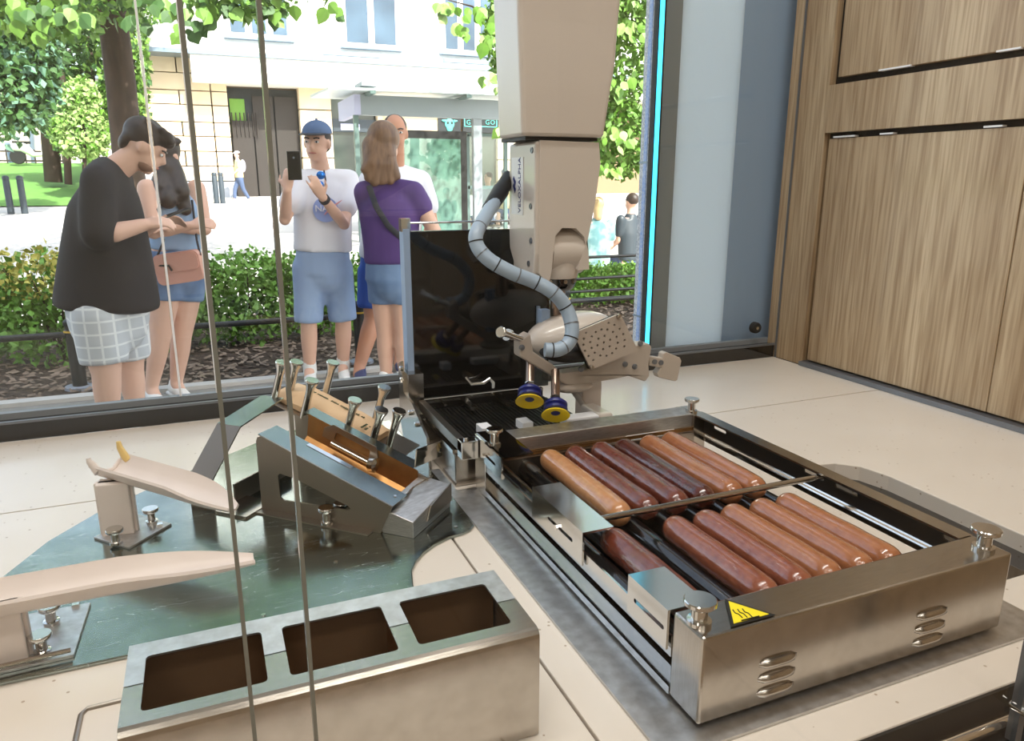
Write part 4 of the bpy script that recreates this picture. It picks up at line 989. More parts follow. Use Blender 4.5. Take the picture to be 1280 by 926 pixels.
# cream house behind the lawn
hb = thing('cream_house', 'cream house with a grey window behind the lawn', 'house', (-10,36,.9))
HY = 35.0
xa, xb = at(-60,180,HY).x, at(62,180,HY).x
MB().box((xa,HY,.6),(xb,HY+6,at(30,60,HY).z)).build('wall','cream_wall', hb)
f = MB().box((at(8,190,HY).x,HY-.06,at(20,209,HY).z),(at(29,190,HY).x,HY,at(20,178,HY).z)).build('window','zinc', hb)
MB().box((at(10,190,HY).x,HY-.09,at(20,206,HY).z),(at(27,190,HY).x,HY-.06,at(20,180,HY).z)).build('pane','pane_dark', f)
MB().tube([(at(41,200,HY).x,HY-.1,.6),(at(37,100,HY).x,HY-.1,at(37,70,HY).z)], .09, 8).build('downpipe','zinc', hb)
hw = thing('white_house', 'pale house with a wall-mounted air conditioner behind the trees', 'house', (-6,38,.9))
MB().box((at(63,150,42).x,42,.6),(at(160,150,42).x,47,at(100,98,42).z)).build('wall','facade_white', hw)
MB().box((at(62,150,42).x,41.7,at(100,98,42).z),(at(162,150,42).x,47,at(100,92,42).z)).build('roof','zinc', hw)
MB().box((at(66,165,42).x,41.6,at(70,171,42).z),(at(80,165,42).x,42,at(70,158,42).z)).build('air_conditioner','window_frame', hw)
for i in range(4): z_ = at(70,169-i*3,42).z; MB().box((at(67,165,42).x,41.56,z_),(at(79,165,42).x,41.6,z_+.05)).build('grille_slat','zinc', hw.children[-1] if i == 0 else hw.children[2])
# park fence at the back of the lawn
pf_ = thing('park_fence', 'dark low fence behind the lawn', 'fence', (-8,33.5,1.0))
for z in (1.08,1.42): MB().box((-13,33.5,z),(-4.6,33.54,z+.06)).build('rail','gate_iron', pf_)
for i in range(29): MB().box((-13+i*.3,33.48,1.02),(-12.95+i*.3,33.5,1.52)).build('picket','gate_iron', pf_)
# parked scooter by the fence
so = thing('scooter', 'pale scooter parked in front of the park fence', 'scooter', (-10.3,33,1.0))
s0 = at(48,219,32.6); s0.z = .97
for dx in (-.55,.55): MB().lathe([(.10,-.05),(.24,-.05),(.26,-.02),(.26,.02),(.24,.05),(.10,.05)], s0+V((dx,0,.26)), (0,1,0), 18).build('wheel','rubber', so)
MB().tube([s0+V((-.7,0,.62)), s0+V((-.35,0,.62)), s0+V((-.05,0,.34)), s0+V((.25,0,.34)), s0+V((.45,0,.85))], [(.12,.16),(.14,.2),(.13,.1),(.13,.08),(.1,.12)], 10, side=(0,1,0)).build('body','facade_white', so)
MB().tube([s0+V((-.65,0,.76)), s0+V((-.1,0,.76))], [(.12,.05)]*2, 10, side=(0,1,0)).build('seat','rubber', so)
MB().tube([s0+V((.45,-.3,1.0)), s0+V((.45,.3,1.0))], .03, 8).build('handlebar','rubber', so)
MB().tube([s0+V((.55,0,.26)), s0+V((.42,0,1.0))], .05, 8).build('fork','zinc', so)

# ---------------------------------------------------------------- bus shelter
SY = 13.0
bs = thing('bus_shelter', 'grey bus shelter with glass roof and a framed poster panel', 'bus shelter', (at(560,200,SY).x,SY,gz(SY)))
sx = lambda px, Y=SY: at(px,200,Y).x
sz = lambda py, px=540, Y=SY: at(px,py,Y).z
zt_ = sz(122); zl = sz(146.5)
MB().box((sx(447),SY,zl),(sx(720),SY+.12,zt_)).build('fascia_beam','shelter_grey', bs)
MB().box((sx(446),SY-.01,zl),(sx(454),SY+1.5,zt_)).build('end_cap','lilac', bs)
MB().hexa([V((sx(411),SY-.4,zt_+.02)),V((sx(725),SY-.4,zt_+.06)),V((sx(725),SY+1.7,zt_+.10)),V((sx(411),SY+1.7,zt_+.08))],[V((sx(411),SY-.4,zt_+.05)),V((sx(725),SY-.4,zt_+.16)),V((sx(725),SY+1.7,zt_+.22)),V((sx(411),SY+1.7,zt_+.13))]).build('roof','roof_glass', bs)
MB().box((sx(455),SY-.1,zt_+.13),(sx(475),SY+.5,zt_+.2)).build('roof_vent','shelter_grey', bs)
for px in (460,575,690): MB().box((sx(px),SY-.42,zt_-.02),(sx(px)+.09,SY+1.6,zt_+.03)).build('roof_rib','shelter_frame', bs)
for px in (598,720): MB().box((sx(px)-.08,SY+.02,gz(SY)),(sx(px)+.08,SY+.12,zl)).build('post','shelter_grey', bs)
MB().box((sx(448)-.04,SY+.02,gz(SY)),(sx(448)+.04,SY+.10,zl)).build('post','shelter_frame', bs)
pn = MB().box((sx(492),SY-.16,sz(308)),(sx(580),SY-.02,sz(164))).build('poster_panel','black_matte', bs)
MB().box((sx(497),SY-.17,sz(298)),(sx(572),SY-.16,sz(174))).build('poster','poster', pn)
MB().box((sx(497),SY-.182,sz(298)),(sx(572),SY-.176,sz(174))).build('poster_glass','shelter_glass', pn)
for a, b in ((605,655),):
    MB().box((sx(a),SY+.9,sz(300)),(sx(b),SY+.92,sz(166))).build('glass_wall','shelter_glass', bs)
    for xx in (a,b): MB().box((sx(xx)-.035,SY+.88,gz(SY+.9)),(sx(xx)+.035,SY+.94,sz(163))).build('glass_frame','shelter_frame', bs)
    for zz_ in (163,235,298): MB().box((sx(a),SY+.88,sz(zz_)-.03),(sx(b),SY+.94,sz(zz_)+.03)).build('glass_frame','shelter_frame', bs)
# ================================================================ PEOPLE
mat('skin_light', (226,180,156), .55); mat('skin_tan', (196,140,110), .55); mat('hair_dark', (38,30,26), .5, noise=((66,50,42), 40, .25), bump=.5)
mat('hair_brown', (84,58,42), .45, noise=((140,104,74), 9, .3), bump=.6, scale=(6,6,.6)); mat('hair_blond', (190,160,116), .5); mat('beard', (150,112,92), .7)
mat('tee_black', (34,31,32), .85, noise=((46,40,40), 5, .3)); mat('tee_white', (232,230,236), .85); mat('tee_purple', (92,64,124), .85, noise=((74,48,104), 6, .3)); mat('tee_cream', (226,204,150), .85)
mat('shorts_blue', (158,180,212), .85, noise=((140,162,198), 7, .3)); mat('shorts_royal', (40,84,170), .8); mat('denim', (86,112,150), .85, noise=((130,152,182), 9, .3)); mat('jeans', (74,90,120), .85)
mat('top_denim', (150,176,206), .8); mat('bag_pink', (222,164,146), .5); mat('cap_navy', (66,88,122), .8, noise=((86,110,146), 8, .3)); mat('shoe_white', (236,234,230), .6); mat('shoe_blue', (40,50,100), .6)
mat('strap', (40,40,46), .7); mat('phone', (18,18,22), .15, coat=.5); mat('lens_blue', (30,120,210), .1, .6); mat('logo_blue', (150,168,222), .8); mat('logo_red', (226,150,150), .8); mat('eye_white', (226,222,218), .4); mat('eye_dark', (40,30,26), .4); mat('lip', (186,116,104), .5)
mat('dress_print', (88,128,132), .85, noise=((150,174,170), 9, .12)); mat('wood_bench', (96,82,70), .7); mat('pack', (210,206,226), .8)
def mat_check():
    m = mat('shorts_check', (214,214,212), .85); n = m.node_tree.nodes; L = m.node_tree.links; p = n['Principled BSDF']
    tc = n.new('ShaderNodeTexCoord'); acc = None
    for ax in (0,1,2):
        sx_ = n.new('ShaderNodeSeparateXYZ'); L.new(tc.outputs['Object'], sx_.inputs[0])
        mo = n.new('ShaderNodeMath'); mo.operation = 'PINGPONG'; mo.inputs[1].default_value = .030; L.new(sx_.outputs[ax], mo.inputs[0])
        ls = n.new('ShaderNodeMath'); ls.operation = 'LESS_THAN'; ls.inputs[1].default_value = .005; L.new(mo.outputs[0], ls.inputs[0])
        if ax == 1: continue
        if acc is None: acc = ls
        else:
            a_ = n.new('ShaderNodeMath'); a_.operation = 'ADD'; a_.use_clamp = True; L.new(acc.outputs[0], a_.inputs[0]); L.new(ls.outputs[0], a_.inputs[1]); acc = a_
    mx = n.new('ShaderNodeMix'); mx.data_type = 'RGBA'; mx.inputs['A'].default_value = srgb(196,198,200); mx.inputs['B'].default_value = srgb(228,228,226)
    L.new(acc.outputs[0], mx.inputs['Factor']); L.new(mx.outputs['Result'], p.inputs['Base Color'])
mat_check()
def remesh(mb, name, m, parent, vox=.011, it=6):
    """overlapping closed shapes -> one continuous smooth surface"""
    o = mb.build(name, m)
    md = o.modifiers.new('r','REMESH'); md.mode = 'VOXEL'; md.voxel_size = vox; md.use_smooth_shade = True
    sm = o.modifiers.new('s','SMOOTH'); sm.factor = .5; sm.iterations = it*(2 if vox > .011 else 1)
    dg = bpy.context.evaluated_depsgraph_get(); me = bpy.data.meshes.new_from_object(o.evaluated_get(dg))
    old = o.data; o.modifiers.clear(); o.data = me; bpy.data.meshes.remove(old); me.name = name
    me.polygons.foreach_set('use_smooth', [True]*len(me.polygons)); me.materials.clear(); me.materials.append(M[m])
    if parent is not None: child(o, parent)
    return o
def limb(mb, P, R, side=None, n=14):
    mb.tube(P, R, n, True, side)
    for p, r in ((P[0],R[0]),(P[-1],R[-1])):
        rr = min(r) if isinstance(r,(tuple,list)) else r; mb.ball(p, rr, 12, 8)
    for p, r in list(zip(P,R))[1:-1]:
        if not isinstance(r,(tuple,list)): mb.ball(p, r, 12, 8)
def garment(mb, P, R, side, n=20):
    mb.tube(P, R, n, True, side); mb.ball(P[0], min(R[0]), 12, 8)
def head(mb, c, f, up, k=1.):
    f = V(f).normalized(); up = (V(up)-f*V(up).dot(f)).normalized(); s_ = f.cross(up)
    R = Matrix((s_,f,up)).transposed()
    mb.ball(c+up*.018*k-f*.012*k, (.074*k,.094*k,.094*k), 18, 12, R); mb.ball(c-up*.045*k+f*.022*k, (.058*k,.066*k,.068*k), 16, 10, R)
    mb.ball(c-up*.092*k+f*.058*k, (.026*k,.022*k,.020*k), 10, 8, R)
    mb.tube([c+f*.080*k+up*.012*k, c+f*.100*k-up*.022*k, c+f*.086*k-up*.034*k], [.009*k,.014*k,.010*k], 10); 
    for q in (-1,1): mb.ball(c+s_*q*.076*k-f*.005*k-up*.010*k, (.009*k,.020*k,.031*k), 10, 8, R)
    return R
def face(parent, c, f, up, k=1., brow='hair_dark'):
    f = V(f).normalized(); up = (V(up)-f*V(up).dot(f)).normalized(); s_ = f.cross(up); R = Matrix((s_,f,up)).transposed()
    for q in (-1,1):
        e = MB().ball(c+s_*q*.031*k+f*.0755*k+up*.006*k, (.0135*k,.008*k,.0075*k), 10, 8, R).build('eye','eye_white', parent)
        MB().ball(c+s_*q*.031*k+f*.0815*k+up*.006*k, (.006*k,.003*k,.006*k), 8, 6, R).build('iris','eye_dark', e)
        MB().tube([c+s_*q*.048*k+f*.072*k+up*.026*k, c+s_*q*.032*k+f*.080*k+up*.030*k, c+s_*q*.014*k+f*.081*k+up*.025*k], .0042*k, 6).build('eyebrow', brow, parent)
    MB().tube([c-s_*.024*k+f*.078*k-up*.058*k, c+f*.088*k-up*.057*k, c+s_*.024*k+f*.078*k-up*.058*k], [.003*k,.0065*k,.003*k], 8).build('mouth','lip', parent)
def hand(mb, w_, d, nrm, k=1., curl=.5, thumb=1, spread=.5, straight=()):
    """w_ wrist, d pointing along the hand, nrm back-of-hand normal"""
    d = V(d).normalized(); nrm = (V(nrm)-d*V(nrm).dot(d)).normalized(); s_ = d.cross(nrm)
    limb(mb, [w_-d*.01*k, w_+d*.035*k, w_+d*.085*k], [(.026*k,.019*k),(.037*k,.016*k),(.040*k,.013*k)], s_)
    for i in range(4):
        off = (i-1.5)*.0195*k; L = (.066,.078,.074,.056)[i]*k; b = w_+d*.085*k+s_*off; cu = curl if i not in straight else .06
        P = [b-d*.012*k, b]; dd = (d+s_*(i-1.5)*.10*spread).normalized(); p = b
        for j, fr_ in enumerate((.45,.32,.23)):
            a = cu*(.7,1.0,.8)[j]; dd = (dd*cos(a)-nrm*sin(a)).normalized(); p = p+dd*L*fr_; P.append(p)
        limb(mb, P, [.0092*k,.0092*k,.0088*k,.0082*k,.0072*k][:len(P)], None, 8)
    b = w_+d*.025*k+s_*(-thumb)*.028*k; t1 = b+(d*.6-s_*thumb*.75-nrm*.25).normalized()*.04*k; t2 = t1+(d*.85-s_*thumb*.15-nrm*.45).normalized()*.032*k
    limb(mb, [w_+d*.02*k, b, t1, t2], [.014*k,.0125*k,.0105*k,.0085*k], None, 8)
def shoe(parent, ank, f, m, k=1.):
    f = V(f); f.z = 0; f.normalize(); s_ = V((f.y,-f.x,0)); g_ = V((ank.x,ank.y,GZ+.035*k))
    mb = MB(); limb(mb, [g_-f*.07*k+V((0,0,.012)), g_+f*.04*k+V((0,0,.005)), g_+f*.16*k-V((0,0,.008))], [(.036*k,.044*k),(.042*k,.036*k),(.038*k,.024*k)], s_)
    limb(mb, [g_-f*.045*k, g_-f*.03*k+V((0,0,.05*k))], [.040*k,.038*k]); o = remesh(mb, 'shoe', m, parent, .010, 4)
    MB().hexa([g_-f*.115*k-s_*.035-V((0,0,.034)), g_+f*.19*k-s_*.03-V((0,0,.034)), g_+f*.19*k+s_*.03-V((0,0,.034)), g_-f*.115*k+s_*.035-V((0,0,.034))],[g_-f*.115*k-s_*.035-V((0,0,.018)), g_+f*.19*k-s_*.03-V((0,0,.018)), g_+f*.19*k+s_*.03-V((0,0,.018)), g_-f*.115*k+s_*.035-V((0,0,.018))]).build('sole','shoe_white', o, .006)
def gnd(p): return V((p.x,p.y,GZ))

# ---- man in the black T-shirt, side on, looking down at a phone
Y0 = 4.1
pm = thing('person', 'man in black T-shirt and pale checked shorts looking down at a phone', 'person', gnd(at(140,520,Y0)), 'people outside')
hc = at(183,184,4.12); f = V((.80,-.10,-.58)); up = V((.58,0,.80))
sh_r, sh_l = at(122,226,3.93), at(146,222,4.30); el_r, wr_r = at(122,296,3.86), at(180,281,3.93); el_l, wr_l = at(160,296,4.40), at(196,278,4.22)
hip_r, hip_l = at(122,392,3.99), at(152,390,4.22); kn_r, kn_l = at(133,468,3.98), at(163,462,4.22)
an_r, an_l = at(136,530,4.02), at(172,524,4.24); an_r.z = an_l.z = GZ+.085
sd = (sh_r-sh_l).normalized()
nk = at(142,203,4.12); ch = at(133,262,4.11); be = at(134,335,4.10); pe = at(136,392,4.10)
b = MB(); head(b, hc, f, up, 1.02); limb(b, [nk-V((.02,0,.05)), hc-up.normalized()*.06-f.normalized()*.02], [.066,.060])
limb(b, [nk-V((.03,0,.11)), ch, be, pe], [(.11,.06),(.19,.155),(.185,.185),(.18,.165)], sd)
for s1, e1, w1, q in ((sh_r,el_r,wr_r,1),(sh_l,el_l,wr_l,-1)):
    limb(b, [s1, s1.lerp(e1,.5), e1, e1.lerp(w1,.35), w1], [.066,.060,.047,.046,.031]); hand(b, w1, V((.95,.05,.15)), V((.1,-.6,.8)) if q == 1 else V((.1,.6,.8)), .98, .7, q)
for h1, k1, a1 in ((hip_r,kn_r,an_r),(hip_l,kn_l,an_l)):
    limb(b, [h1, h1.lerp(k1,.5), k1, k1.lerp(a1,.3), a1], [.105,.092,.066,.064,.042]); limb(b, [a1, a1+V((.06,-.01,-.05))], [.042,.034])
bo = remesh(b, 'body', 'skin_light', pm, .009, 5); face(bo, hc, f, up, 1.02)
s_ = MB(); garment(s_, [nk+V((-.035,0,-.045)), nk+V((-.03,0,-.12)), ch, be, at(135,386,4.10)], [(.085,.080),(.185,.120),(.205,.165),(.21,.215),(.225,.245)], sd)
for s1, e1 in ((sh_r,el_r),(sh_l,el_l)): limb(s_, [s1, s1.lerp(e1,.5), s1.lerp(e1,.93)], [.078,.082,.082])
limb(s_, [sh_r, nk-V((.035,0,.060)), sh_l], [.078,.092,.078]); remesh(s_, 't_shirt', 'tee_black', pm, .016, 14)
s_ = MB(); limb(s_, [at(135,375,4.10), at(136,400,4.10)], [(.19,.19),(.185,.185)], sd)
for h1, k1 in ((hip_r,kn_r),(hip_l,kn_l)): s_.ball(h1,.118); s_.tube([h1, h1.lerp(k1,.45), h1.lerp(k1,.80)], [.124,.116,.110], 16)
remesh(s_, 'shorts', 'shorts_check', pm, .013, 4)
hf, hu = f.normalized(), up.normalized()
R = Matrix((hf.cross(hu),hf,hu)).transposed(); s_ = MB(); s_.ball(hc+hu*.045-hf*.030, (.088,.104,.086), 18, 12, R); s_.ball(hc+hu*.078+hf*.040, (.072,.062,.040), 14, 10, R); s_.ball(hc-hu*.02-hf*.085, (.066,.034,.055), 14, 10, R)
rn = random.Random(2)
for i in range(30): a = rn.uniform(0,6.28); s_.ball(hc+hu*(.09+rn.uniform(-.01,.02))+R @ V((cos(a)*.062,rn.uniform(-.06,.10),0)), .018, 8, 6)
remesh(s_, 'hair', 'hair_dark', pm, .009, 2)
s_ = MB(); s_.ball(hc-hu*.072+hf*.030, (.0555,.056,.040), 16, 10, R); remesh(s_, 'beard', 'beard', pm, .009, 2)
for a1 in (an_r, an_l): shoe(pm, a1, (1,-.1,0), 'shoe_white', 1.05)
ph1 = MB().box((-.036,-.075,-.004),(.036,.075,.004), Matrix.Translation(at(218,267,4.09)) @ Matrix.Rotation(radians(-70),4,'Z') @ Matrix.Rotation(radians(18),4,'X')).build('smartphone','phone', None, .003)
tag(ph1, 'dark smartphone held between the man in black and the woman', 'phone')

# ---- woman beside him, arms folded
Y0 = 4.74
pw = thing('person', 'woman with long dark hair in denim shorts, a pink bag at her hip', 'person', gnd(at(215,494,Y0)), 'people outside')
hc = at(206,196,4.74); f = V((-.55,-.60,-.55)); up = V((-.38,-.2,.9))
sh_r, sh_l = at(184,236,4.60), at(245,236,4.80); el_r, wr_r = at(192,290,4.50), at(238,282,4.45); el_l, wr_l = at(256,286,4.70), at(212,283,4.48)
hip_r, hip_l = at(206,345,4.68), at(234,345,4.80); kn_r, kn_l = at(201,418,4.66), at(227,420,4.78); an_r, an_l = at(189,484,4.70), at(221,484,4.78); an_r.z = an_l.z = GZ+.08
sd = (sh_l-sh_r).normalized(); nk = at(213,226,4.74); ch = at(217,262,4.73); wa = at(219,300,4.73); pe = at(220,344,4.74)
b = MB(); head(b, hc, f, up, .95); limb(b, [nk-V((0,0,.03)), hc-up.normalized()*.05], [.050,.048])
limb(b, [nk-V((0,0,.085)), ch, wa, pe], [(.11,.055),(.155,.11),(.135,.10),(.165,.125)], sd)
for s1, e1, w1, q in ((sh_r,el_r,wr_r,1),(sh_l,el_l,wr_l,-1)):
    limb(b, [s1, s1.lerp(e1,.5), e1, e1.lerp(w1,.35), w1], [.054,.049,.040,.039,.026]); hand(b, w1, w1-e1, V((0,-.8,.6)), .9, .6, q)
for h1, k1, a1 in ((hip_r,kn_r,an_r),(hip_l,kn_l,an_l)):
    limb(b, [h1, h1.lerp(k1,.5), k1, k1.lerp(a1,.3), a1], [.096,.082,.058,.058,.036]); limb(b, [a1, a1+V((.03,-.06,-.05))], [.036,.03])
bo = remesh(b, 'body', 'skin_light', pw, .009, 5); face(bo, hc, f, up, .95)
s_ = MB(); garment(s_, [nk-V((0,0,.10)), ch, wa, at(219,312,4.73)], [(.13,.10),(.168,.125),(.150,.118),(.155,.12)], sd); remesh(s_, 'top', 'top_denim', pw, .012, 4)
s_ = MB(); limb(s_, [at(219,312,4.735), at(220,344,4.74)], [(.155,.125),(.178,.14)], sd)
for h1, k1 in ((hip_r,kn_r),(hip_l,kn_l)): s_.tube([h1-V((0,0,-.02)), h1.lerp(k1,.40)], [.110,.108], 16)
remesh(s_, 'shorts', 'denim', pw, .012, 4)
hf, hu = f.normalized(), up.normalized(); R = Matrix((hf.cross(hu),hf,hu)).transposed(); s_ = MB(); s_.ball(hc+hu*.030-hf*.022, (.086,.098,.092), 18, 12, R)
for px, py, Yq, r_ in ((198,235,4.60,.045),(210,250,4.56,.05),(226,240,4.60,.05),(232,262,4.60,.035),(205,225,4.66,.05)): limb(s_, [hc+V((0,.02,.02)), at((206+px)/2+3,(200+py)/2,4.68), at(px,py,Yq)], [.06,.055,r_])
remesh(s_, 'hair', 'hair_dark', pw, .011, 3)
for a1 in (an_r, an_l): shoe(pw, a1, (.35,-.9,0), 'shoe_white', .92)
pbag = thing('crossbody_bag', 'small pink leather bag on the hip of the dark-haired woman', 'bag', at(225,352,4.56), 'bags')
c = at(225,334,4.53); Rz = Matrix.Translation(c) @ Matrix.Rotation(radians(-18),4,'Z') @ Matrix.Rotation(radians(-8),4,'Y')
MB().plate(rrect(-.125,-.085,.125,.085,.035,5), [], (Rz @ V((0,.035,0)), Rz.to_3x3() @ V((1,0,0)), Rz.to_3x3() @ V((0,0,1))), .07).build('pouch','bag_pink', pbag, .014)
MB().plate(rrect(-.118,-.02,.118,.078,.03,5), [], (Rz @ V((0,-.030,0)), Rz.to_3x3() @ V((1,0,0)), Rz.to_3x3() @ V((0,0,1))), .010).build('flap','bag_pink', pbag, .004)
MB().tube([Rz @ V((-.12,-.03,.03)), Rz @ V((-.04,-.045,.02)), Rz @ V((-.03,-.045,-.01))], .006, 8).build('zip_pull','gate_iron', pbag)
MB().tube([Rz @ V((-.125,0,.05)), at(205,300,4.53), at(196,262,4.52), at(205,238,4.62)], .006, 8).build('strap','strap', pbag); MB().tube([Rz @ V((.125,0,.05)), at(246,300,4.60), at(240,250,4.66)], .006, 8).build('strap','strap', pbag)

# ---- boy in the cap photographing
Y0 = 4.800
pn_ = thing('person', 'boy in a dark cap, white printed T-shirt and light blue shorts holding up a phone', 'person', gnd(at(408,475,Y0)), 'people outside')
hc = at(396,178,4.780); f = V((-.50,-.85,-.08)); up = V((0,-.05,1))
sh_r, sh_l = at(375,224,4.760), at(437,224,4.840); el_r, wr_r = at(356,274,4.620), at(359,238,4.460); el_l, wr_l = at(430,280,4.640), at(403,246,4.460)
hip_r, hip_l = at(386,335,4.800), at(421,335,4.820); kn_r, kn_l = at(386,405,4.780), at(429,403,4.800); an_r, an_l = at(388,470,4.820), at(430,468,4.840); an_r.z = an_l.z = GZ+.085
sd = (sh_l-sh_r).normalized(); nk = at(402,212,4.800); ch = at(404,258,4.800); wa = at(404,300,4.800); pe = at(404,338,4.800)
b = MB(); head(b, hc, f, up, 1.0); limb(b, [nk-V((0,0,.04)), hc-up*.05], [.058,.052])
limb(b, [nk-V((0,0,.085)), ch, wa, pe], [(.12,.055),(.165,.105),(.145,.10),(.155,.115)], sd)
for s1, e1, w1 in ((sh_r,el_r,wr_r),(sh_l,el_l,wr_l)): limb(b, [s1, s1.lerp(e1,.5), e1, e1.lerp(w1,.35), w1], [.050,.044,.036,.036,.025])
hand(b, wr_r, V((.15,-.05,1)), V((-.5,-.86,0)), .95, .75, 1); hand(b, wr_l, wr_l-el_l+V((-.02,0,.10)), V((-.2,-.95,.2)), .95, .75, -1, straight=(0,))
for h1, k1, a1 in ((hip_r,kn_r,an_r),(hip_l,kn_l,an_l)):
    limb(b, [h1, h1.lerp(k1,.5), k1, k1.lerp(a1,.3), a1], [.088,.074,.052,.054,.036]); limb(b, [a1, a1+V((-.02,-.07,-.05))], [.036,.03])
bo = remesh(b, 'body', 'skin_light', pn_, .008, 5); face(bo, hc, f, up)
s_ = MB(); garment(s_, [nk-V((0,0,.045)), nk-V((0,0,.09)), ch, wa, at(404,314,4.800)], [(.09,.075),(.185,.095),(.19,.13),(.185,.135),(.19,.14)], sd)
for s1, e1 in ((sh_r,el_r),(sh_l,el_l)): limb(s_, [s1, s1.lerp(e1,.4), s1.lerp(e1,.62)], [.063,.070,.074])
limb(s_, [sh_r, nk-V((0,0,.065)), sh_l], [.062,.078,.062]); ts = remesh(s_, 't_shirt', 'tee_white', pn_, .013, 5)
s_ = MB(); limb(s_, [at(404,312,4.800), at(404,342,4.800)], [(.175,.13),(.17,.135)], sd)
for h1, k1 in ((hip_r,kn_r),(hip_l,kn_l)): s_.ball(h1,.104); s_.tube([h1, h1.lerp(k1,.5), h1.lerp(k1,.97)], [.104,.094,.092], 16)
remesh(s_, 'shorts', 'shorts_blue', pn_, .013, 4)
fr_n = V((-.05,-1,0)); lc = at(407,262,4.655)
MB().lathe([(.075,0),(.075,.004)], lc, fr_n, 28).build('shirt_print','logo_blue', ts)
text('lettering','NASA', lc+V((-.064,-.007,-.010)), (1,0,0), (0,0,1), .055,'label_white', ts, ext=.001)
MB().tube([lc+V((-.01,-.008,-.03)), lc+V((.03,-.008,.01)), lc+V((.10,-.002,.055))], [.002,.008,.002], 6).build('swoosh','logo_red', ts)
sg = tag(bpy.data.objects.new('sunglasses', None), 'blue mirrored sunglasses hooked in the collar of the boy', 'sunglasses'); C.objects.link(sg); sg.location = at(401,228,4.670)
for q in (0,1): MB().ball(at(401-q*1.5,219+q*12,4.665), (.026,.006,.024), 14, 8).build('lens','lens_blue', sg)
MB().tube([at(405,213,4.680), at(407,225,4.665), at(406,240,4.665)], .005, 8).build('frame','strap', sg)
wt = MB().tube([wr_l+(el_l-wr_l).normalized()*.015, wr_l+(el_l-wr_l).normalized()*.038], .032, 18).build('wristwatch','strap'); tag(wt, 'dark watch band on the wrist of the boy in the cap', 'watch')
s_ = MB(); R = Matrix((V(f).normalized().cross(up),V(f).normalized(),V(up))).transposed(); hf = V(f).normalized()
s_.ball(hc+up*.028-hf*.022, (.080,.092,.075), 18, 12, R); s_.ball(hc-up*.01-hf*.055, (.073,.045,.06), 12, 8, R); remesh(s_, 'hair', 'hair_dark', pn_, .010, 2)
cap = MB(); n = 20; vs = []
for j in range(7):
    th = pi/2*j/6
    for k in range(n): a = 2*pi*k/n; q = V((.089*cos(a)*cos(th), .103*sin(a)*cos(th), .078*sin(th))); vs.append(hc+up*.052-hf*.012+R @ q)
cap.add(vs, [(j*n+k,j*n+(k+1)%n,(j+1)*n+(k+1)%n,(j+1)*n+k) for j in range(6) for k in range(n)]+[tuple(range(n))[::-1]], True); cp_ = cap.build('cap_crown','cap_navy')
cpt = thing('cap', 'dark blue peaked cap on the boy taking a picture', 'cap', hc+up*.05); child(cp_, cpt)
br_ = []
for k in range(9):
    a = radians(25+130*k/8); br_.append((cos(a),sin(a)))
vin = [hc+up*.056-hf*.012+R @ V((.087*c_,.101*s2,0)) for c_, s2 in br_]; vout = [hc+up*.050-hf*.012+R @ V((.092*c_,.175*s2+.005,.0)) for c_, s2 in br_]
pk = MB(); pk.add(vin+vout+[p-up*.005 for p in vin]+[p-up*.005 for p in vout], [(i,i+1,10+i,9+i) for i in range(8)]+[(18+i,27+i,28+i,19+i) for i in range(8)]+[(9+i,10+i,28+i,27+i) for i in range(8)], True).build('peak','strap', cpt)
MB().ball(hc+up*.131-hf*.012, .008, 8, 6).build('cap_button','cap_navy', cpt)
for a1 in (an_r, an_l):
    MB().tube([a1+V((0,0,-.03)), a1+V((0,0,.045))], [.044,.043], 14).build('sock','shoe_white', pn_); shoe(pn_, a1, (-.15,-1,0), 'shoe_white', .98)
ph2 = MB().box((-.038,-.005,-.078),(.038,.005,.078), Matrix.Translation(at(368,207,4.430)) @ Matrix.Rotation(radians(-12),4,'Z')).build('smartphone','phone', None, .004)
tag(ph2, 'black smartphone held up by the boy in the cap', 'phone'); MB().lathe([(.006,0),(.006,.002)], at(367,197,4.422), (0,-1,0), 12).build('camera_lens','plinth', ph2)

# ---- woman in the purple T-shirt, seen from behind
Y0 = 4.450
pp_ = thing('person', 'woman in purple T-shirt and denim shorts seen from behind, brown hair', 'person', gnd(at(490,478,Y0)), 'people outside')
hc = at(482,178,4.450); f = V((.75,.62,-.05)); up = V((0,0,1))
sh_l, sh_r = at(456,240,4.430), at(517,240,4.370); el_r, wr_r = at(545,292,4.330), at(575,330,4.400); el_l, wr_l = at(470,290,4.630), at(500,300,4.800)
hip_l, hip_r = at(479,348,4.470), at(504,348,4.390); kn_l, kn_r = at(482,418,4.490), at(505,418,4.410); an_l, an_r = at(483,472,4.510), at(506,474,4.430); an_l.z = an_r.z = GZ+.08
sd = (sh_r-sh_l).normalized(); nk = at(484,224,4.430); ch = at(487,268,4.420); wa = at(489,308,4.420); pe = at(491,348,4.430)
b = MB(); head(b, hc, f, up, .97); limb(b, [nk-V((0,0,.03)), hc-up*.05], [.05,.048])
limb(b, [nk-V((0,0,.085)), ch, wa, pe], [(.11,.055),(.15,.115),(.13,.105),(.15,.125)], sd)
for s1, e1, w1, q in ((sh_r,el_r,wr_r,1),(sh_l,el_l,wr_l,-1)):
    limb(b, [s1, s1.lerp(e1,.5), e1, e1.lerp(w1,.35), w1], [.056,.050,.040,.038,.026]); hand(b, w1, w1-e1, V((0,-.8,.5)), .9, .4, q)
for h1, k1, a1 in ((hip_r,kn_r,an_r),(hip_l,kn_l,an_l)):
    limb(b, [h1, h1.lerp(k1,.5), k1, k1.lerp(a1,.3), a1], [.088,.076,.056,.058,.036]); limb(b, [a1, a1+V((.05,.05,-.05))], [.036,.03])
bo = remesh(b, 'body', 'skin_light', pp_, .009, 5); face(bo, hc, f, up, .97)
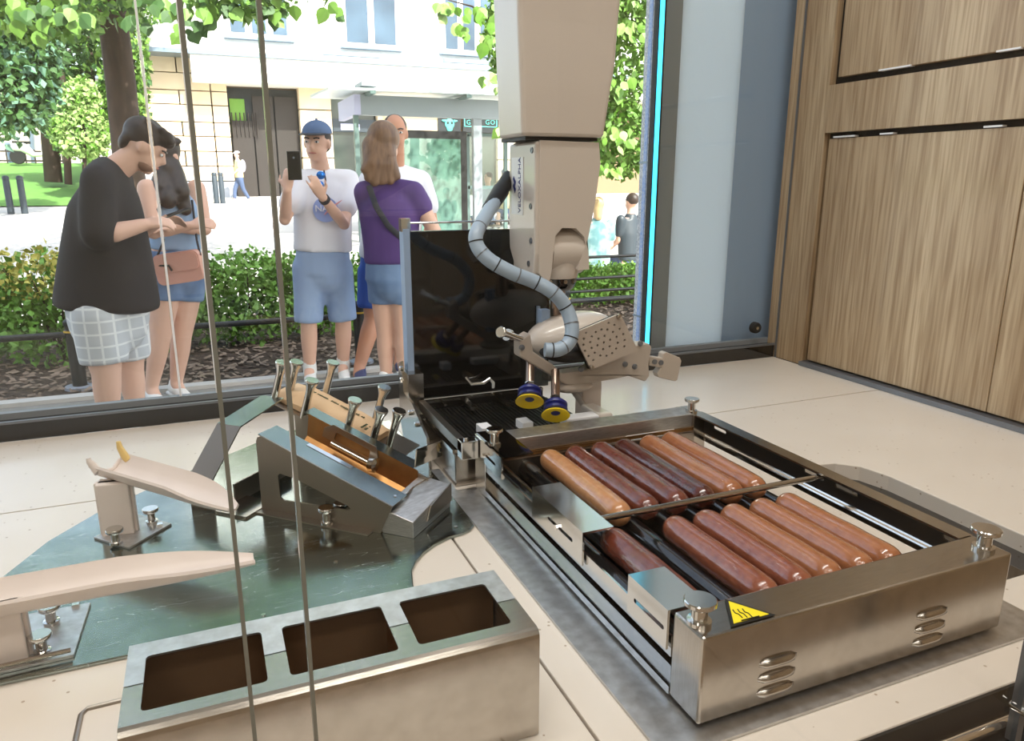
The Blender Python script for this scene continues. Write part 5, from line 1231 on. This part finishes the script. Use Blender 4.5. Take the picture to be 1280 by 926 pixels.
s_ = MB(); garment(s_, [nk-V((0,0,.04)), nk-V((0,0,.10)), ch, wa, at(490,328,4.425)], [(.085,.07),(.175,.10),(.180,.14),(.165,.135),(.168,.14)], sd)
for s1, e1 in ((sh_r,el_r),(sh_l,el_l)): limb(s_, [s1, s1.lerp(e1,.35)], [.068,.070])
limb(s_, [sh_r, nk-V((0,0,.060)), sh_l], [.066,.078,.066]); remesh(s_, 't_shirt', 'tee_purple', pp_, .013, 5)
s_ = MB(); limb(s_, [at(490,326,4.425), at(491,350,4.430)], [(.160,.135),(.168,.145)], sd)
for h1, k1 in ((hip_r,kn_r),(hip_l,kn_l)): s_.tube([h1, h1.lerp(k1,.42)], [.100,.098], 16)
remesh(s_, 'shorts', 'denim', pp_, .012, 4)
s_ = MB(); hf = V(f).normalized(); R = Matrix((hf.cross(up),hf,up)).transposed(); s_.ball(hc+up*.024-hf*.02, (.092,.102,.100), 18, 12, R)
for px, py in ((460,222),(468,228),(478,226),(488,226),(496,220),(456,212)): limb(s_, [at(472+(px-472)*.4,182,4.410), at((px+474)/2,205,4.370), at(px,py,4.350)], [.062,.055,.026])
remesh(s_, 'hair', 'hair_brown', pp_, .010, 3)
MB().tube([at(461,232,4.350), at(470,258,4.285), at(485,282,4.275), at(505,300,4.280), at(520,312,4.370)], [(.017,.004)]*5, 8, side=(.7,0,.7)).build('bag_strap','strap', pp_)
for a1 in (an_l, an_r): shoe(pp_, a1, (.7,.7,0), 'shoe_white', .9)

# ---- man behind her
Y0 = 4.930
pb_ = thing('person', 'man in white T-shirt and royal blue shorts standing behind the purple shirt', 'person', gnd(at(465,465,Y0)), 'people outside')
hc = at(494,166,4.880); f = V((-.2,-.95,-.1)); up = V((0,0,1))
sh_r, sh_l = at(462,226,4.880), at(526,226,4.940); el_r, wr_r = at(462,280,4.830), at(480,312,4.680); el_l, wr_l = at(540,278,4.880), at(528,318,4.780)
hip_r, hip_l = at(468,335,4.920), at(500,335,4.940); kn_r, kn_l = at(466,398,4.880), at(500,398,4.920); an_r, an_l = at(450,458,4.780), at(500,455,4.940); an_r.z = an_l.z = GZ+.085
sd = (sh_l-sh_r).normalized(); nk = at(494,206,4.910); ch = at(492,255,4.910); wa = at(488,300,4.910); pe = at(484,336,4.920)
b = MB(); head(b, hc, f, up, 1.0); limb(b, [nk-V((0,0,.04)), hc-up*.05], [.062,.056]); limb(b, [nk-V((0,0,.085)), ch, wa, pe], [(.13,.06),(.19,.12),(.175,.12),(.17,.125)], sd)
for s1, e1, w1, q in ((sh_r,el_r,wr_r,1),(sh_l,el_l,wr_l,-1)):
    limb(b, [s1, s1.lerp(e1,.5), e1, e1.lerp(w1,.35), w1], [.060,.052,.042,.041,.029]); hand(b, w1, w1-e1, V((0,-.9,.3)), 1, .4, q)
for h1, k1, a1 in ((hip_r,kn_r,an_r),(hip_l,kn_l,an_l)):
    limb(b, [h1, h1.lerp(k1,.5), k1, k1.lerp(a1,.3), a1], [.098,.084,.058,.060,.040]); limb(b, [a1, a1+V((-.03,-.06,-.05))], [.04,.032])
bo = remesh(b, 'body', 'skin_tan', pb_, .010, 5); face(bo, hc, f, up)
s_ = MB(); garment(s_, [nk-V((0,0,.045)), nk-V((0,0,.09)), ch, wa, at(484,326,4.920)], [(.09,.075),(.2,.11),(.215,.145),(.205,.15),(.20,.15)], sd)
for s1, e1 in ((sh_r,el_r),(sh_l,el_l)): limb(s_, [s1, s1.lerp(e1,.6)], [.074,.080])
limb(s_, [sh_r, nk-V((0,0,.065)), sh_l], [.072,.085,.072]); remesh(s_, 't_shirt', 'tee_white', pb_, .014, 5)
s_ = MB(); limb(s_, [at(484,318,4.920), at(484,340,4.920)], [(.185,.14),(.185,.145)], sd)
for h1, k1 in ((hip_r,kn_r),(hip_l,kn_l)): s_.tube([h1, h1.lerp(k1,.80)], [.112,.108], 16)
remesh(s_, 'shorts', 'shorts_royal', pb_, .013, 4)
hf = V(f).normalized(); R = Matrix((hf.cross(up),hf,up)).transposed(); s_ = MB(); s_.ball(hc+up*.032-hf*.022, (.080,.092,.084), 16, 10, R); remesh(s_, 'hair', 'hair_dark', pb_, .011, 2)
for a1 in (an_r, an_l): shoe(pb_, a1, (-.2,-1,0), 'shoe_blue', 1.0)

# ---- far figures
def far_person(label, px_h, head_py, px_f, foot_py, Y, top_m, leg_m, hair_m, seat=False, back=True, face_dir=V((1,0,0)), cap_m=None, pack=False):
    hc = at(px_h, head_py, Y); g_ = at(px_f, foot_py, Y); H_ = hc.z-g_.z+.12; k = H_/1.75 if not seat else 1.0
    t = thing('person', label, 'person', V((g_.x,g_.y,g_.z)), 'people outside')
    f = face_dir.normalized(); up = V((0,0,1)); sd = V((f.y,-f.x,0)); b = MB(); head(b, hc, f, up, k)
    nk = hc-up*.16*k; pe = hc-up*.80*k-f*.02
    limb(b, [nk, hc-up*.05*k], [.055*k,.05*k]); limb(b, [nk-up*.05*k, hc-up*.42*k, pe], [(.14*k,.08*k),(.17*k,.11*k),(.155*k,.115*k)], sd)
    legs = []; arms = []
    for q in (-1,1):
        h1 = pe+sd*q*.085*k
        if seat: k1 = h1+f*.42+up*-.02; a1 = k1-up*.40
        else: a1 = V((g_.x,g_.y,g_.z+.08))+f*q*.24*k+sd*q*.06*k; k1 = h1.lerp(a1,.5)+f*.06*k
        limb(b, [h1,h1.lerp(k1,.5),k1,a1], [.09*k,.078*k,.056*k,.04*k]); limb(b, [a1, a1+f*.12*k-up*.045*k], [.04*k,.03*k]); legs.append((h1,k1,a1))
        s1 = nk-up*.07*k+sd*q*.18*k; e1 = s1-up*.27*k-f*.03*k*q; w1 = e1-up*.14*k+f*(.18)*k
        limb(b, [s1,e1,w1], [.052*k,.042*k,.028*k]); hand(b, w1, f-up*.3, up, .9*k, .5, q); arms.append((s1,e1))
    vx = .014 if Y < 12 else .022
    bo = remesh(b, 'body', 'skin_light', t, vx, 4); face(bo, hc, f, up, k)
    s_ = MB(); garment(s_, [nk-up*.06*k, hc-up*.42*k, pe+up*.02], [(.16*k,.09*k),(.19*k,.135*k),(.18*k,.14*k)], sd)
    for s1, e1 in arms: limb(s_, [s1, s1.lerp(e1,.65)], [.066*k,.066*k])
    remesh(s_, 'shirt', top_m, t, vx, 4)
    s_ = MB(); limb(s_, [pe+up*.06*k, pe-up*.04*k], [(.165*k,.125*k),(.17*k,.13*k)], sd)
    for h1, k1, a1 in legs: s_.tube([h1,k1,k1.lerp(a1,.9)] if not seat else [h1,k1], [.10*k,.075*k,.06*k][:(3 if not seat else 2)], 12)
    remesh(s_, 'trousers', leg_m, t, vx, 3)
    R = Matrix((sd,f,up)).transposed(); s_ = MB(); s_.ball(hc+up*.03*k-f*.022*k, (.084*k,.096*k,.088*k), 14, 10, R)
    if hair_m == 'hair_blond': limb(s_, [hc-f*.04, hc-f*.06-up*.14], [.07,.05])
    remesh(s_, 'hair', hair_m, t, vx, 2)
    if cap_m:
        s_ = MB(); s_.ball(hc+up*.06*k-f*.01*k, (.088*k,.10*k,.06*k), 14, 10, R); s_.ball(hc+up*.04*k+f*.10*k, (.06*k,.06*k,.012*k), 10, 6, R); remesh(s_, 'cap', cap_m, t, .016, 2)
    if pack:
        c = hc-up*.38*k-f*.17*k; s_ = MB(); s_.ball(c, (.15*k,.09*k,.22*k), 14, 10, R); remesh(s_, 'backpack', 'pack', t, vx, 2)
    for h1, k1, a1 in legs:
        s_ = MB(); limb(s_, [a1-up*.045*k-f*.05*k, a1-up*.05*k+f*.13*k], [(.042*k,.032*k),(.036*k,.024*k)], sd); remesh(s_, 'shoe', 'logo_red' if pack else 'strap', t, vx, 2)
    return t
far_person('man with backpack and pale cap walking past the stone corner', 296,193,303,253,24.0,'tee_cream','jeans','hair_dark', face_dir=V((-1,-.2,0)), cap_m='shoe_white', pack=True)
far_person('fair-haired woman in patterned dress seated with her back turned', 747,257,747,332,8.6,'dress_print','dress_print','hair_blond', seat=True, face_dir=V((.25,1,0)))
far_person('man in dark shirt seated on the bench with his back turned', 789,252,789,332,8.75,'bollard_paint','jeans','hair_dark', seat=True, face_dir=V((-.25,1,0)))
bp_ = at(766,322,8.6); bz_ = at(747,257,8.6).z-.80-.14
bn_ = thing('street_bench', 'wooden slatted bench under the seated pair', 'bench', V((bp_.x,8.65,GZ)))
for i in range(4): MB().box((bp_.x-.9,8.50+i*.11,bz_-.03),(bp_.x+.9,8.59+i*.11,bz_)).build('seat_slat','wood_bench', bn_)
for xx in (-.8,.8): MB().box((bp_.x+xx-.03,8.52,gz(8.6)-.01),(bp_.x+xx+.03,8.90,bz_-.03)).build('leg','gate_iron', bn_)
far_person('seated person in pale top beyond the shelter glass', 610,222,610,292,14.5,'tee_white','jeans','hair_dark', seat=True, face_dir=V((-1,-.3,0)))
far_person('person in dark cap seated close to the shelter, beside the robot forearm', 631,218,631,292,15.3,'tee_cream','jeans','hair_dark', seat=True, face_dir=V((-.6,-1,0)), cap_m='cap_navy')
for px, Yq, l in ((610,14.5,'small stool under the person in pale top'),(631,15.3,'small stool under the person in dark cap')):
    q = at(px,222 if Yq < 15 else 218,Yq); zt_ = q.z-.80-.14; st_ = thing('stool', l, 'stool', V((q.x,Yq,gz(Yq))), 'stools by the shelter')
    MB().box((q.x-.2,Yq-.2,zt_-.04),(q.x+.2,Yq+.2,zt_)).build('seat','wood_bench', st_)
    for a in (-1,1):
        for b_ in (-1,1): MB().box((q.x+a*.16-.02,Yq+b_*.16-.02,gz(Yq)),(q.x+a*.16+.02,Yq+b_*.16+.02,zt_-.04)).build('leg','gate_iron', st_)
